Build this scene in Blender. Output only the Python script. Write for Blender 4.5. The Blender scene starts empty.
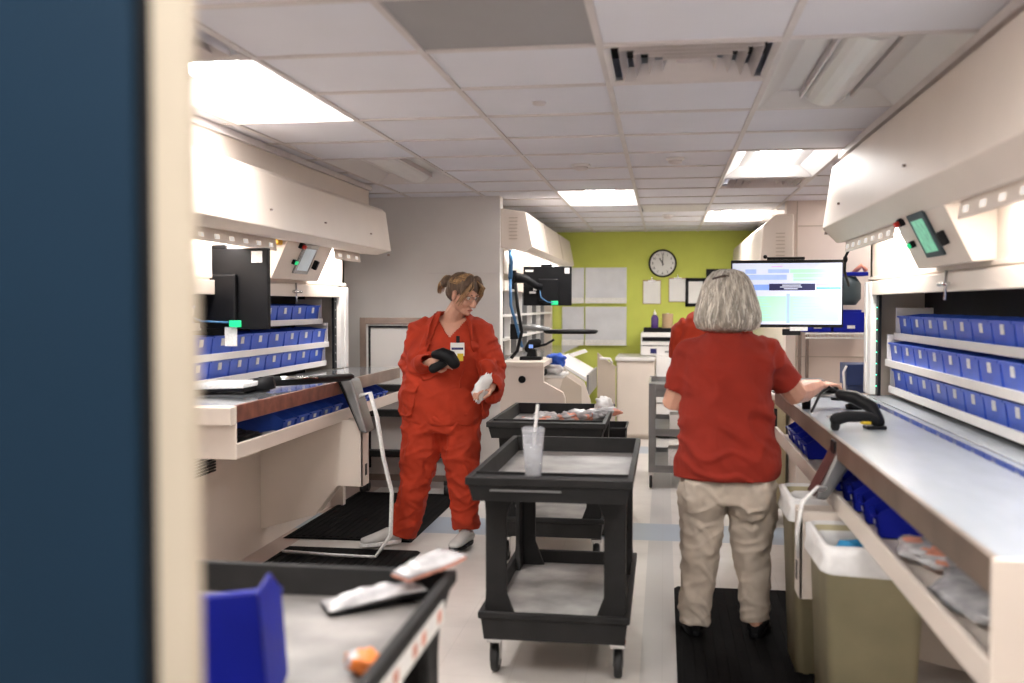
import bpy, bmesh, math, random
from math import pi, sin, cos, radians as R
from mathutils import Vector as V, Matrix, noise, Quaternion
random.seed(7)
S = bpy.context.scene
C = S.collection

# ---------------- camera, world, exposure, big lights ----------------
cam_d = bpy.data.cameras.new('camera'); cam = bpy.data.objects.new('camera', cam_d); C.objects.link(cam)
cam.location = (0, 0, 1.5)
cam.rotation_euler = (pi/2 - math.atan(36.5/1010), 0, math.atan(152/1010))
cam_d.sensor_width = 36; cam_d.lens = 1010*36/1024; cam_d.clip_start = .05
cam_d.dof.use_dof = True; cam_d.dof.focus_distance = 6.3; cam_d.dof.aperture_fstop = 1.8
S.camera = cam
W = bpy.data.worlds.new('world'); S.world = W; W.use_nodes = True
W.node_tree.nodes['Background'].inputs[0].default_value = (1, .96, .92, 1)
W.node_tree.nodes['Background'].inputs[1].default_value = .6
S.view_settings.view_transform = 'Standard'; S.view_settings.look = 'None'
S.view_settings.gamma = 1; S.view_settings.use_curve_mapping = False
S.view_settings.exposure = 0.42
CZ = 2.37                      # ceiling height
TX, TY, TW = -.22, 3.44, .61   # ceiling grid origin and pitch
def area(name, loc, sx, sy, power, col=(1, .965, .93), rot=(0, 0, 0)):
    l = bpy.data.lights.new(name, 'AREA'); l.shape = 'RECTANGLE'; l.size = sx; l.size_y = sy
    l.energy = power; l.color = col
    o = bpy.data.objects.new(name, l); o.location = loc; o.rotation_euler = rot; C.objects.link(o)
    return o

# ---------------- materials ----------------
MATS = {}
def mat(name, col, rough=.5, metal=0, var=.06, scale=6, bump=0, bscale=60, emit=0, alpha=1, trans=0, coat=0, stretch=(1, 1, 1), spec=.5):
    m = bpy.data.materials.new(name); m.use_nodes = True; nt = m.node_tree; b = nt.nodes['Principled BSDF']
    tc = nt.nodes.new('ShaderNodeTexCoord'); mp = nt.nodes.new('ShaderNodeMapping'); mp.inputs['Scale'].default_value = stretch
    nt.links.new(tc.outputs['Object'], mp.inputs['Vector'])
    n = nt.nodes.new('ShaderNodeTexNoise'); n.inputs['Scale'].default_value = scale; n.inputs['Detail'].default_value = 4
    nt.links.new(mp.outputs[0], n.inputs['Vector'])
    r = nt.nodes.new('ShaderNodeValToRGB')
    r.color_ramp.elements[0].position = .3; r.color_ramp.elements[1].position = .7
    r.color_ramp.elements[0].color = tuple(c*(1-var) for c in col)+(1,)
    r.color_ramp.elements[1].color = tuple(min(1, c*(1+var)) for c in col)+(1,)
    nt.links.new(n.outputs['Fac'], r.inputs[0]); nt.links.new(r.outputs[0], b.inputs['Base Color'])
    b.inputs['Roughness'].default_value = rough; b.inputs['Metallic'].default_value = metal
    b.inputs['Specular IOR Level'].default_value = spec
    if bump:
        n2 = nt.nodes.new('ShaderNodeTexNoise'); n2.inputs['Scale'].default_value = bscale
        nt.links.new(mp.outputs[0], n2.inputs['Vector'])
        bp = nt.nodes.new('ShaderNodeBump'); bp.inputs['Strength'].default_value = bump; bp.inputs['Distance'].default_value = .004
        nt.links.new(n2.outputs['Fac'], bp.inputs['Height']); nt.links.new(bp.outputs[0], b.inputs['Normal'])
    if emit:
        nt.links.new(r.outputs[0], b.inputs['Emission Color']); b.inputs['Emission Strength'].default_value = emit
    if alpha < 1: b.inputs['Alpha'].default_value = alpha
    if trans: b.inputs['Transmission Weight'].default_value = trans
    if coat: b.inputs['Coat Weight'].default_value = coat
    MATS[name] = m
    return m
def floor_mat():
    m = bpy.data.materials.new('vinyl_floor'); m.use_nodes = True; nt = m.node_tree; b = nt.nodes['Principled BSDF']; N = nt.nodes.new; L = nt.links.new
    tc = N('ShaderNodeTexCoord'); sp = N('ShaderNodeSeparateXYZ'); L(tc.outputs['Object'], sp.inputs[0])
    def band(out, a, c):
        g = N('ShaderNodeMath'); g.operation = 'COMPARE'; g.inputs[1].default_value = (a+c)/2; g.inputs[2].default_value = (c-a)/2; L(out, g.inputs[0]); return g.outputs[0]
    def mx(f, a, col):
        x = N('ShaderNodeMix'); x.data_type = 'RGBA'; L(f, x.inputs['Factor'])
        if isinstance(a, tuple): x.inputs['A'].default_value = a
        else: L(a, x.inputs['A'])
        x.inputs['B'].default_value = col; return x.outputs['Result']
    no = N('ShaderNodeTexNoise'); no.inputs['Scale'].default_value = 5; no.inputs['Detail'].default_value = 6; L(tc.outputs['Object'], no.inputs['Vector'])
    rp = N('ShaderNodeValToRGB'); rp.color_ramp.elements[0].position = .3; rp.color_ramp.elements[1].position = .7
    rp.color_ramp.elements[0].color = (.56, .525, .49, 1); rp.color_ramp.elements[1].color = (.64, .605, .57, 1); L(no.outputs['Fac'], rp.inputs[0])
    c = rp.outputs[0]
    blue = (.33, .39, .46, 1)
    c = mx(band(sp.outputs['X'], -.09, .06), c, (.47, .455, .44, 1))  # lengthwise grey band: shadow put into the floor colour
    c = mx(band(sp.outputs['X'], -2.62, -2.3), c, (.42, .31, .27, 1))
    for a, d in ((6.45, 6.95), (10.25, 10.75), (2.6, 3.05)): c = mx(band(sp.outputs['Y'], a, d), c, blue)
    br = N('ShaderNodeTexBrick'); br.offset = 0; br.inputs['Scale'].default_value = 1; br.inputs['Brick Width'].default_value = .305; br.inputs['Row Height'].default_value = .305; br.inputs['Mortar Size'].default_value = .0012
    L(tc.outputs['Object'], br.inputs['Vector'])
    ml = N('ShaderNodeMath'); ml.operation = 'MULTIPLY'; ml.inputs[1].default_value = .35; L(br.outputs['Fac'], ml.inputs[0])
    c = mx(ml.outputs[0], c, (.3, .28, .26, 1))
    L(c, b.inputs['Base Color']); b.inputs['Roughness'].default_value = .32; MATS['vinyl'] = m
floor_mat()
mat('cream', (.70, .615, .54), .42, var=.03, scale=3)
mat('cream_dark', (.50, .42, .34), .5, var=.05, scale=3)
mat('white_metal', (.74, .72, .70), .4, var=.03)
mat('wall_grey', (.66, .635, .61), .85, var=.02, bump=.1, bscale=200)
mat('wall_warm', (.72, .62, .55), .8, var=.02, bump=.1, bscale=200)
mat('lime', (.56, .61, .115), .8, var=.03, bump=.1, bscale=200)
mat('tile', (.71, .71, .76), .95, var=.03, scale=2, bump=.35, bscale=400)
mat('tile_grey', (.32, .31, .31), .9, var=.05, scale=2)
mat('tbar', (.60, .56, .55), .5)
mat('navy', (.008, .026, .050), .6, var=.12, scale=1.2, spec=.15)
mat('jamb', (.55, .47, .36), .5, var=.04)
mat('black', (.005, .005, .006), .5, var=.2, spec=.2)
mat('black_matt', (.007, .007, .008), .8, var=.2, spec=.3)
mat('rubber', (.006, .0055, .0055), .9, var=.3, bump=.3, spec=.12)
mat('steel', (.50, .50, .50), .16, .85, var=.05, scale=3, stretch=(1, 12, 1))
mat('bench_top', (.50, .54, .58), .22, .35, var=.05, scale=4, stretch=(3, 1, 1))
mat('bench_mirror', (.55, .57, .60), .10, .8, var=.03)
mat('bench_edge', (.27, .205, .17), .4, .3, var=.25, scale=5)
mat('edge_brown', (.15, .11, .085), .45, .2, var=.25, scale=5)
mat('red_reflection_edge', (.20, .075, .05), .45, .15, var=.4, scale=14)  # reflection of the red scrubs put into the edge colour
mat('chrome', (.6, .6, .6), .2, 1)
mat('blue_bin', (.045, .12, .62), .35, var=.12)
mat('blue_deep', (.002, .010, .30), .5, var=.15, spec=.25)
mat('navy_bin', (.01, .03, .12), .4, var=.15)
mat('label', (.75, .74, .72), .6, var=.12, scale=90)
mat('paper', (.78, .77, .74), .7, var=.03)
mat('led', (.04, .7, .35), .4, emit=4)
mat('green_button', (.01, .45, .16), .4, emit=.8)
mat('red_plastic', (.5, .02, .01), .4)
mat('yellow_plastic', (.7, .38, .02), .45)
mat('lens_lit', (1, .975, .95), .5, var=0, emit=29)
mat('lens_soft', (1, .975, .95), .5, var=0, emit=13)
mat('lens_small', (1, .97, .92), .5, var=0, emit=.25)
mat('hood_lamp', (1, .98, .94), .5, var=0, emit=14)
mat('lens_off', (.66, .65, .64), .35, var=.02)
mat('troffer_pan', (.66, .64, .63), .4, var=.02)
mat('vent_metal', (.62, .57, .56), .4, .1, var=.04)
mat('dark_gap', (.02, .018, .018), .9, var=.2)
mat('cart_plastic', (.016, .0155, .0155), .6, var=.25, scale=9, bump=.15, bscale=150, spec=.25)
mat('cart_deck', (.23, .215, .205), .42, var=.5, scale=5, bump=.1, bscale=90)
mat('cart_steel', (.24, .24, .24), .35, .5, var=.15)
mat('tyre', (.014, .014, .014), .6)
mat('scrub_red', (.40, .028, .004), .85, var=.10, scale=9, bump=.2, bscale=300)
mat('tee_red', (.26, .015, .004), .9, var=.10, scale=8, bump=.2, bscale=300)
mat('khaki', (.50, .425, .35), .85, var=.08, scale=9, bump=.25, bscale=260)
mat('skin', (.55, .29, .20), .5, var=.10, scale=14)
mat('lip', (.42, .12, .10), .5)
mat('eye_white', (.7, .68, .65), .3)
mat('iris', (.05, .07, .08), .2)
mat('hair_blonde', (.30, .175, .075), .5, var=.5, scale=22, stretch=(3, 3, .6))
mat('hair_root', (.085, .05, .028), .55, var=.4, scale=25, stretch=(3, 3, .6))
mat('hair_grey', (.40, .36, .30), .5, var=.45, scale=26, stretch=(3, 3, .5))
mat('hair_light', (.72, .68, .60), .5, var=.2, scale=26)
mat('hair_brown', (.05, .03, .02), .5, var=.4, scale=22)
mat('clear', (.8, .82, .88), .12, var=.02, alpha=.28)
mat('ice', (.75, .78, .8), .25, var=.25, scale=40, alpha=.45)
mat('bag_plastic', (.55, .54, .55), .25, var=.30, scale=18, alpha=.85, bump=.9, bscale=35)
mat('bag_white', (.75, .74, .73), .4, var=.12, scale=12, bump=.8, bscale=40)
mat('orange', (.75, .20, .03), .4, var=.3, scale=25)
mat('salmon', (.62, .25, .17), .5, var=.35, scale=22)
mat('slot_reflection', (.03, .05, .16), .1)  # dark gap tone with a blue reflection put into the colour
mat('maroon', (.07, .022, .018), .5, var=.2)
mat('purple', (.06, .02, .16), .3)
mat('kraft', (.42, .29, .17), .85)
mat('bin_olive', (.44, .39, .24), .5, var=.10)
mat('teal_blue', (.02, .25, .5), .5)
mat('blue_cloth', (.02, .10, .55), .6, var=.25, scale=20)
mat('blue_wire', (.04, .16, .35), .5)
mat('scanner_yellow', (.6, .42, .01), .5)
mat('board', (.62, .63, .66), .35, var=.06, scale=7)
mat('teal_grey', (.03, .05, .06), .5, var=.3)
mat('sc_white', (.62, .68, .84), .4, var=.02, emit=.42)
mat('sc_green', (.42, .78, .56), .4, var=.05, scale=5, emit=.42)
mat('sc_blue', (.22, .38, .85), .4, var=.1, emit=.45)
mat('sc_pale', (.36, .50, .82), .4, var=.1, scale=12, emit=.42)
mat('sc_navy', (.01, .012, .08), .4, emit=.3)
mat('sc_teal', (.08, .38, .48), .4, emit=.4)
mat('sc_pink', (.65, .40, .65), .4, emit=.4)
mat('sc_lcd', (.14, .42, .27), .4, var=.2, scale=40, emit=.45)
mat('sc_lcd_grey', (.38, .42, .44), .4, var=.1, emit=.35)

# ---------------- mesh helpers ----------------
class MB:
    def __init__(s): s.b = bmesh.new(); s.mats = []
    def mi(s, m):
        if m is None: return 0
        if m not in s.mats: s.mats.append(m)
        return s.mats.index(m)
    def _tag(s, fs, m, sm=False):
        i = s.mi(m)
        for f in fs: f.material_index = i; f.smooth = sm
    def box(s, x0, x1, y0, y1, z0, z1, m=None, M=None):
        P = [V((x, y, z)) for x in (x0, x1) for y in (y0, y1) for z in (z0, z1)]
        if M is not None: P = [M @ p for p in P]
        v = [s.b.verts.new(p) for p in P]
        fs = [s.b.faces.new([v[i] for i in f]) for f in ((0,1,3,2),(4,6,7,5),(0,4,5,1),(2,3,7,6),(0,2,6,4),(1,5,7,3))]
        s._tag(fs, m); return s
    def prism(s, prof, axis, a, b, m=None, M=None):
        # prof: 2-D points; axis 'y': (x,z) profile run along y; 'x': (y,z) along x; 'z': (x,y) along z
        def p(q, t): return V((q[0], t, q[1])) if axis == 'y' else (V((t, q[0], q[1])) if axis == 'x' else V((q[0], q[1], t)))
        A = [p(q, a) for q in prof]; B = [p(q, b) for q in prof]
        if M is not None: A = [M @ q for q in A]; B = [M @ q for q in B]
        A = [s.b.verts.new(q) for q in A]; B = [s.b.verts.new(q) for q in B]; n = len(prof)
        fs = [s.b.faces.new(A), s.b.faces.new(B[::-1])]
        for i in range(n): fs.append(s.b.faces.new([A[i], B[i], B[(i+1) % n], A[(i+1) % n]]))
        s._tag(fs, m); return s
    def loft(s, rings, m=None, sm=True, cap=True):
        vs = [[s.b.verts.new(p) for p in r] for r in rings]; n = len(rings[0]); fs = []
        for a, b in zip(vs, vs[1:]):
            for i in range(n): fs.append(s.b.faces.new([a[i], a[(i+1) % n], b[(i+1) % n], b[i]]))
        s._tag(fs, m, sm)
        if cap: s._tag([s.b.faces.new(vs[0][::-1]), s.b.faces.new(vs[-1])], m, False)
        return s
    def lathe(s, prof, c=(0, 0, 0), m=None, n=24, M=None, sm=True, cap=True):
        rr = [[V((c[0]+r*cos(2*pi*i/n), c[1]+r*sin(2*pi*i/n), c[2]+z)) for i in range(n)] for r, z in prof]
        if M is not None: rr = [[M @ p for p in r] for r in rr]
        return s.loft(rr, m, sm, cap)
    def tube(s, pts, rad, m=None, n=10, round_=False, flat=1):
        pts = [V(p) for p in pts]; k = len(pts)
        if not hasattr(rad, '__len__'): rad = [rad]*k
        rad = list(rad)
        if round_:
            a = (pts[0]-pts[1]).normalized(); b = (pts[-1]-pts[-2]).normalized()
            pts = [pts[0]+a*rad[0]*.9, pts[0]+a*rad[0]*.6] + pts + [pts[-1]+b*rad[-1]*.6, pts[-1]+b*rad[-1]*.9]
            rad = [rad[0]*.35, rad[0]*.8] + rad + [rad[-1]*.8, rad[-1]*.35]; k += 4
        t = (pts[1]-pts[0]).normalized(); u = t.orthogonal().normalized(); rings = []
        for i in range(k):
            d = (pts[min(i+1, k-1)]-pts[max(i-1, 0)]).normalized()
            u = (u-d*u.dot(d)).normalized(); w = d.cross(u)
            rings.append([pts[i]+(u*cos(2*pi*j/n)+w*sin(2*pi*j/n)*flat)*rad[i] for j in range(n)])
        return s.loft(rings, m)
    def ell(s, c, r, m=None, M=None, n=20):
        c = V(c); rings = []
        for k in range(1, 12):
            a = -pi/2+pi*k/12
            rings.append([V((r[0]*cos(a)*cos(2*pi*j/n), r[1]*cos(a)*sin(2*pi*j/n), r[2]*sin(a)))+c for j in range(n)])
        if M is not None: rings = [[M @ p for p in q] for q in rings]
        return s.loft(rings, m)
    def rings(s, spec, m=None, n=32, e=2.3, M=None):
        # spec: (cx, cy, z, halfwidth, halfdepth) stacked super-ellipses
        out = []
        for cx, cy, z, a, b in spec:
            r = []
            for j in range(n):
                t = 2*pi*j/n; ct, st = cos(t), sin(t)
                r.append(V((cx+a*math.copysign(abs(ct)**(2/e), ct), cy+b*math.copysign(abs(st)**(2/e), st), z)))
            out.append([M @ p for p in r] if M is not None else r)
        return s.loft(out, m)
    def make(s, name, m=None, parent=None, bev=0, loc=None, rot=None, seg=2):
        bmesh.ops.recalc_face_normals(s.b, faces=s.b.faces)
        me = bpy.data.meshes.new(name); s.b.to_mesh(me); s.b.free()
        ms = s.mats if s.mats else [m]
        for x in ms: me.materials.append(MATS[x if x is not None else m])
        o = bpy.data.objects.new(name, me); C.objects.link(o)
        if parent is not None: o.parent = parent
        if loc is not None: o.location = loc
        if rot is not None: o.rotation_euler = rot
        if bev:
            bv = o.modifiers.new('bevel', 'BEVEL'); bv.width = bev; bv.segments = seg; bv.limit_method = 'ANGLE'; bv.angle_limit = R(35)
        return o
def each(mb, name, m=None, parent=None, bev=0):
    # one object per separate piece
    bm = mb.b; bm.verts.index_update(); bm.verts.ensure_lookup_table(); seen = set(); out = []
    for v in bm.verts:
        if v.index in seen: continue
        st = [v]; isl = set()
        while st:
            a = st.pop()
            if a.index in isl: continue
            isl.add(a.index)
            for e in a.link_edges: st.append(e.other_vert(a))
        seen |= isl
        q = MB(); q.mats = list(mb.mats); mp = {}
        for i in sorted(isl): mp[i] = q.b.verts.new(bm.verts[i].co)
        for f in bm.faces:
            if f.verts[0].index in isl:
                nf = q.b.faces.new([mp[w.index] for w in f.verts]); nf.material_index = f.material_index; nf.smooth = f.smooth
        out.append(q.make(name, m, parent, bev))
    bm.free(); return out
def tag(o, label=None, cat=None, group=None, kind=None):
    for k, v in (('label', label), ('category', cat), ('group', group), ('kind', kind)):
        if v: o[k] = v
    return o
def thing(name, label, cat, loc=(0, 0, 0), rz=0, group=None):
    o = bpy.data.objects.new(name, None); C.objects.link(o); o.empty_display_size = .1
    o.location = loc; o.rotation_euler = (0, 0, rz)
    return tag(o, label, cat, group)
def copy_tree(o, parent=None):
    c = o.copy(); C.objects.link(c)
    if parent is not None: c.parent = parent
    for ch in [x for x in S.objects if x.parent == o]: copy_tree(ch, c)
    return c
def struct(o): o['kind'] = 'structure'; return o
def box(name, dims, m, parent=None, bev=.004, **k): return MB().box(*dims).make(name, m, parent, bev, **k)
ORD = ['first', 'second', 'third', 'fourth', 'fifth', 'sixth', 'seventh', 'eighth', 'ninth', 'tenth', 'eleventh', 'twelfth', 'thirteenth', 'fourteenth', 'fifteenth', 'sixteenth']

# ---------------- room ----------------
struct(box('floor', (-3.6, 2.6, -1.5, 12.4, -.1, 0), 'vinyl', bev=0))
FIX = {}   # grid cells taken by fixtures
def cell(i, j, n=1):
    for k in range(n): FIX[(i, j+k)] = 1
TROFF = [(-1, -7), (-3, 0), (1, 0), (1, 4), (-3, 4), (-1, 7), (1, 10), (-2, -4), (1, -4), (3, 7)]
DIFF = [(0, 0), (-3, -1), (1, 6)]
GRILLE = [(0, 9)]
for i, j in TROFF: cell(i, j, 2)
for i, j in DIFF+GRILLE: cell(i, j)
t = MB(); g = MB()
for i in range(-7, 6):
    for j in range(-9, 15):
        x0, y0 = TX+TW*i, TY+TW*j
        if x0+TW < -3.7 or x0 > 2.7 or y0 > 12.4: continue
        if (i, j) in FIX: continue
        t.box(x0, x0+TW, y0, y0+TW, CZ+.008, CZ+.03, 'tile_grey' if (i, j) == (-1, -1) else 'tile')
t.box(-4, 3, -2, 13, CZ+.22, CZ+.3, 'tile')
struct(t.make('ceiling'))
for i in range(-6, 6): g.box(TX+TW*i-.012, TX+TW*i+.012, -1.5, 12.3, CZ, CZ+.009)
for j in range(-8, 15):
    y = TY+TW*j
    for i in range(-6, 5):
        if (i, j) in FIX and (i, j-1) in FIX and (i, j) in [(a, b+1) for a, b in TROFF]: continue
        g.box(TX+TW*i+.012, TX+TW*(i+1)-.012, y-.012, y+.012, CZ, CZ+.009)
struct(g.make('trim_1', 'tbar'))
struct(box('wall_green', (-1.9, 2.6, 12.2, 12.35, 0, CZ+.2), 'lime', bev=0))
struct(box('wall_grey', (-3.6, -1.31, 8.05, 8.2, 0, CZ+.2), 'wall_grey', bev=0))
struct(box('wall_behind_cabinets', (-1.9, -1.75, 8.2, 12.2, 0, CZ+.2), 'wall_grey', bev=0))
struct(box('wall_left', (-3.6, -3.45, -1.5, 8.05, 0, CZ+.2), 'wall_warm', bev=0))
struct(box('wall_right', (2.45, 2.6, -1.5, 12.2, 0, CZ+.2), 'wall_warm', bev=0))
w = MB(); w.box(1.02, 2.45, 8.8, 8.95, 0, CZ+.2)
struct(w.make('wall_right_far', 'wall_warm'))
# panel joints on that wall
struct(MB().box(1.10, 1.108, 8.792, 8.8, 0, CZ).box(1.11, 2.4, 8.792, 8.8, 2.16, 2.168).box(1.11, 2.4, 8.792, 8.8, 1.06, 1.068).make('trim_2', 'cream_dark'))
struct(MB().box(-1.9, -1.31, 8.03, 8.05, 1.755, 1.76).box(-2.4, -1.31, 8.03, 8.05, 0, .09).make('trim_3', 'tbar'))
# soffits above the carousels
struct(box('wall_soffit_left', (-3.45, -2.16, 1.0, 7.25, 2.05, CZ+.01), 'cream', bev=0))
struct(box('wall_soffit_right', (1.01, 2.45, .8, 6.05, 2.10, CZ+.01), 'wall_warm', bev=0))
struct(MB().box(.985, 1.01, .8, 6.05, CZ-.03, CZ+.004).box(-2.16, -2.135, 1.0, 7.25, CZ-.03, CZ+.004).make('trim_4', 'tbar'))
# the doorway the picture is taken from
d = MB().box(-1.35, -.476, .86, .90, 0.02, 2.2); struct(d.make('door_1', 'navy', bev=.003))
struct(MB().box(-.476, -.462, .87, .895, 0, 2.24).make('trim_5', 'black_matt'))
struct(MB().prism([(-.463, .868), (-.428, .868), (-.425, .872), (-.427, .885), (-.50, 1.02), (-.56, 1.02), (-.56, .90), (-.463, .90)], 'z', 0, 2.24).make('trim_6', 'jamb', bev=.004))
struct(MB().box(-3.45, -.56, .95, 1.02, 0, CZ).box(.9, 2.45, .95, 1.02, 0, CZ).make('wall_door_side', 'wall_warm'))

# ceiling fixtures
def troffer(i, j, lit, label):
    x0, x1, y0, y1 = TX+TW*i+.012, TX+TW*(i+1)-.012, TY+TW*j+.012, TY+TW*(j+2)-.012
    xc = (x0+x1)/2
    o = thing('ceiling_light', label, 'ceiling light', (xc, (y0+y1)/2, CZ), 0)
    hx, hy = (x1-x0)/2, (y1-y0)/2
    p = MB()                                    # pan: sloped sides going up into the ceiling
    ou = [V((-hx, -hy, 0)), V((hx, -hy, 0)), V((hx, hy, 0)), V((-hx, hy, 0))]
    inn = [V((-hx+.09, -hy+.05, .07)), V((hx-.09, -hy+.05, .07)), V((hx-.09, hy-.05, .07)), V((-hx+.09, hy-.05, .07))]
    up = [V((v.x, v.y, .12)) for v in ou]
    p.loft([up, ou, inn], sm=False, cap=False); p.b.faces.new([p.b.verts.new(v) for v in inn])
    p.make('pan', 'troffer_pan', o)
    if lit:
        q = MB(); n = 10
        pr = [(.12*cos(pi+pi*k/n), .075+.068*sin(pi+pi*k/n)) for k in range(n+1)]
        q.prism(pr, 'y', -hy+.04, hy-.04); q.make('diffuser', 'lens_lit' if lit == 1 else 'lens_soft', o)
    else:
        q = MB(); n = 10
        pr = [(.10*cos(pi+pi*k/n), .085+.075*sin(pi+pi*k/n)) for k in range(n+1)]
        q.prism([(a, b-.01) for a, b in pr], 'y', -hy+.04, hy-.04); q.make('diffuser', 'lens_off', o)
        MB().box(-.112, -.103, -hy+.04, hy-.04, .035, .066).box(.103, .112, -hy+.04, hy-.04, .035, .066).make('lens_rail', 'vent_metal', o)
    return o
troffer(-3, 0, 1, 'long lit ceiling light over the carousel with the grey screen')
troffer(1, 0, 0, 'unlit recessed ceiling light with a half-round lens beside the square air diffuser')
troffer(1, 4, 2, 'lit ceiling light in front of the slatted diffuser along the row over the bench')
troffer(-3, 4, 0, 'unlit recessed ceiling light near the grey wall')
troffer(-1, 7, 1, 'lit ceiling light just in front of the lime wall, one column off the clock')
troffer(1, 10, 1, 'lit ceiling light last in the row before the lime wall, beyond the slatted diffuser')
troffer(-2, -4, 1, 'lit ceiling light behind the doorway'); troffer(1, -4, 1, 'lit ceiling light over the entrance')
troffer(3, 7, 2, 'added unseen ceiling light brightening the alcove with the wire shelf')  # unseen lamp, added to lift the dark alcove wall
troffer(-1, -7, 1, 'added unseen ceiling light in the corridor, brightening door and jamb')  # unseen corridor lamp, added so door and jamb catch more light
def diffuser(i, j, label):
    o = thing('air_diffuser', label, 'air vent', (TX+TW*(i+.5), TY+TW*(j+.5), CZ))
    MB().box(-.29, .29, -.29, .29, .10, .105).make('duct', 'dark_gap', o)
    fr = MB()
    for k in range(5):
        a = .295-.05*k; b = a-.020; z0, z1 = -.004, (.05 if k else .012)
        q = [[V((sx*a, sy*a, z0)) for sx, sy in ((-1,-1),(1,-1),(1,1),(-1,1))], [V((sx*b, sy*b, z1)) for sx, sy in ((-1,-1),(1,-1),(1,1),(-1,1))],
             [V((sx*(b+.004), sy*(b+.004), z1+.002)) for sx, sy in ((-1,-1),(1,-1),(1,1),(-1,1))], [V((sx*a, sy*a, z0+.006)) for sx, sy in ((-1,-1),(1,-1),(1,1),(-1,1))]]
        (fr if k == 0 else fr).loft(q+[q[0]], sm=False, cap=False)
    fr.make('vane', 'vent_metal', o)
    MB().box(-.045, .045, -.045, .045, .018, .022).make('centre_plate', 'vent_metal', o)
diffuser(0, 0, 'square louvred air diffuser between the unlit light and the grey ceiling panel')
diffuser(-3, -1, 'air diffuser cut by the door frame beside the long lit light')
diffuser(1, 6, 'small air diffuser far along the ceiling above the large monitor')
o = thing('return_grille', 'white flat return air grille in the ceiling above the clock', 'air vent', (TX+.305, TY+TW*9.5, CZ))
MB().box(-.28, .28, -.28, .28, .03, .035).make('duct', 'dark_gap', o)
q = MB()
for k in range(26): q.box(-.28, .28, -.28+.0216*k, -.28+.0216*k+.014, -.002, .006)
q.box(-.295, .295, -.295, -.275, -.004, .006).box(-.295, .295, .275, .295, -.004, .006).make('slat', 'white_metal', o)
for x, y, r, nm, lb in ((-.54, 4.38, .03, 'sprinkler_cover', 'small round sprinkler cover in the bare ceiling tile'), (-.52, 6.35, .055, 'smoke_detector', 'round white smoke detector on the ceiling halfway down the aisle'), (.06, 6.15, .05, 'smoke_detector', 'round detector between the grid lines ahead of the lit lights'), (.03, 10.0, .05, 'smoke_detector', 'round detector farthest along, near the clock wall')):
    if nm == 'sprinkler_cover': tag(MB().lathe([(r, 0), (r, -.006), (r*.8, -.012)], (x, y, CZ+.008)).make(nm, 'vent_metal'), lb, 'sprinkler')
    else:
        o = thing(nm, lb, 'smoke detector', (x, y, CZ+.008)); MB().lathe([(r*1.1, 0), (r*1.1, -.012), (r, -.015)]).make('base', 'white_metal', o); MB().lathe([(r*.85, -.014), (r*.8, -.03), (r*.4, -.038)]).make('sensor_head', 'vent_metal', o)

# ---------------- storage bin prototypes ----------------
def make_bin(w, d, h, mname='blue_bin', lab=True, front=.55):
    # open bin, front towards -x, centred in y, front lip at x=0
    o = thing('storage_bin', 'x', 'storage bin')
    th = .004; b = MB()
    b.box(.006, d, -w/2, w/2, 0, th)
    b.box(d-th, d, -w/2, w/2, 0, h)
    for s in (-1, 1):
        y0, y1 = sorted((s*w/2, s*(w/2-th)))
        b.prism([(.0, 0), (d, 0), (d, h), (d*.38, h), (-.012, h*front)], 'y', y0, y1)
    b.prism([(.004, 0), (.004+th, 0), (-.008+th, h*front), (-.012, h*front)], 'y', -w/2, w/2)
    b.prism([(-.020, h*front-.008), (-.004, h*front-.008), (-.006, h*front+.002), (-.022, h*front+.002)], 'y', -w/2, w/2)
    b.make('body', mname, o)
    if lab:
        q = MB(); L = min(.03, w*.2)
        q.prism([(-.0055, h*front*.48), (-.0085, h*front*.48), (-.0130, h*front-.012), (-.010, h*front-.012)], 'y', -L*.7, L*.7); q.make('label_card', 'label', o)
    return o

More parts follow.
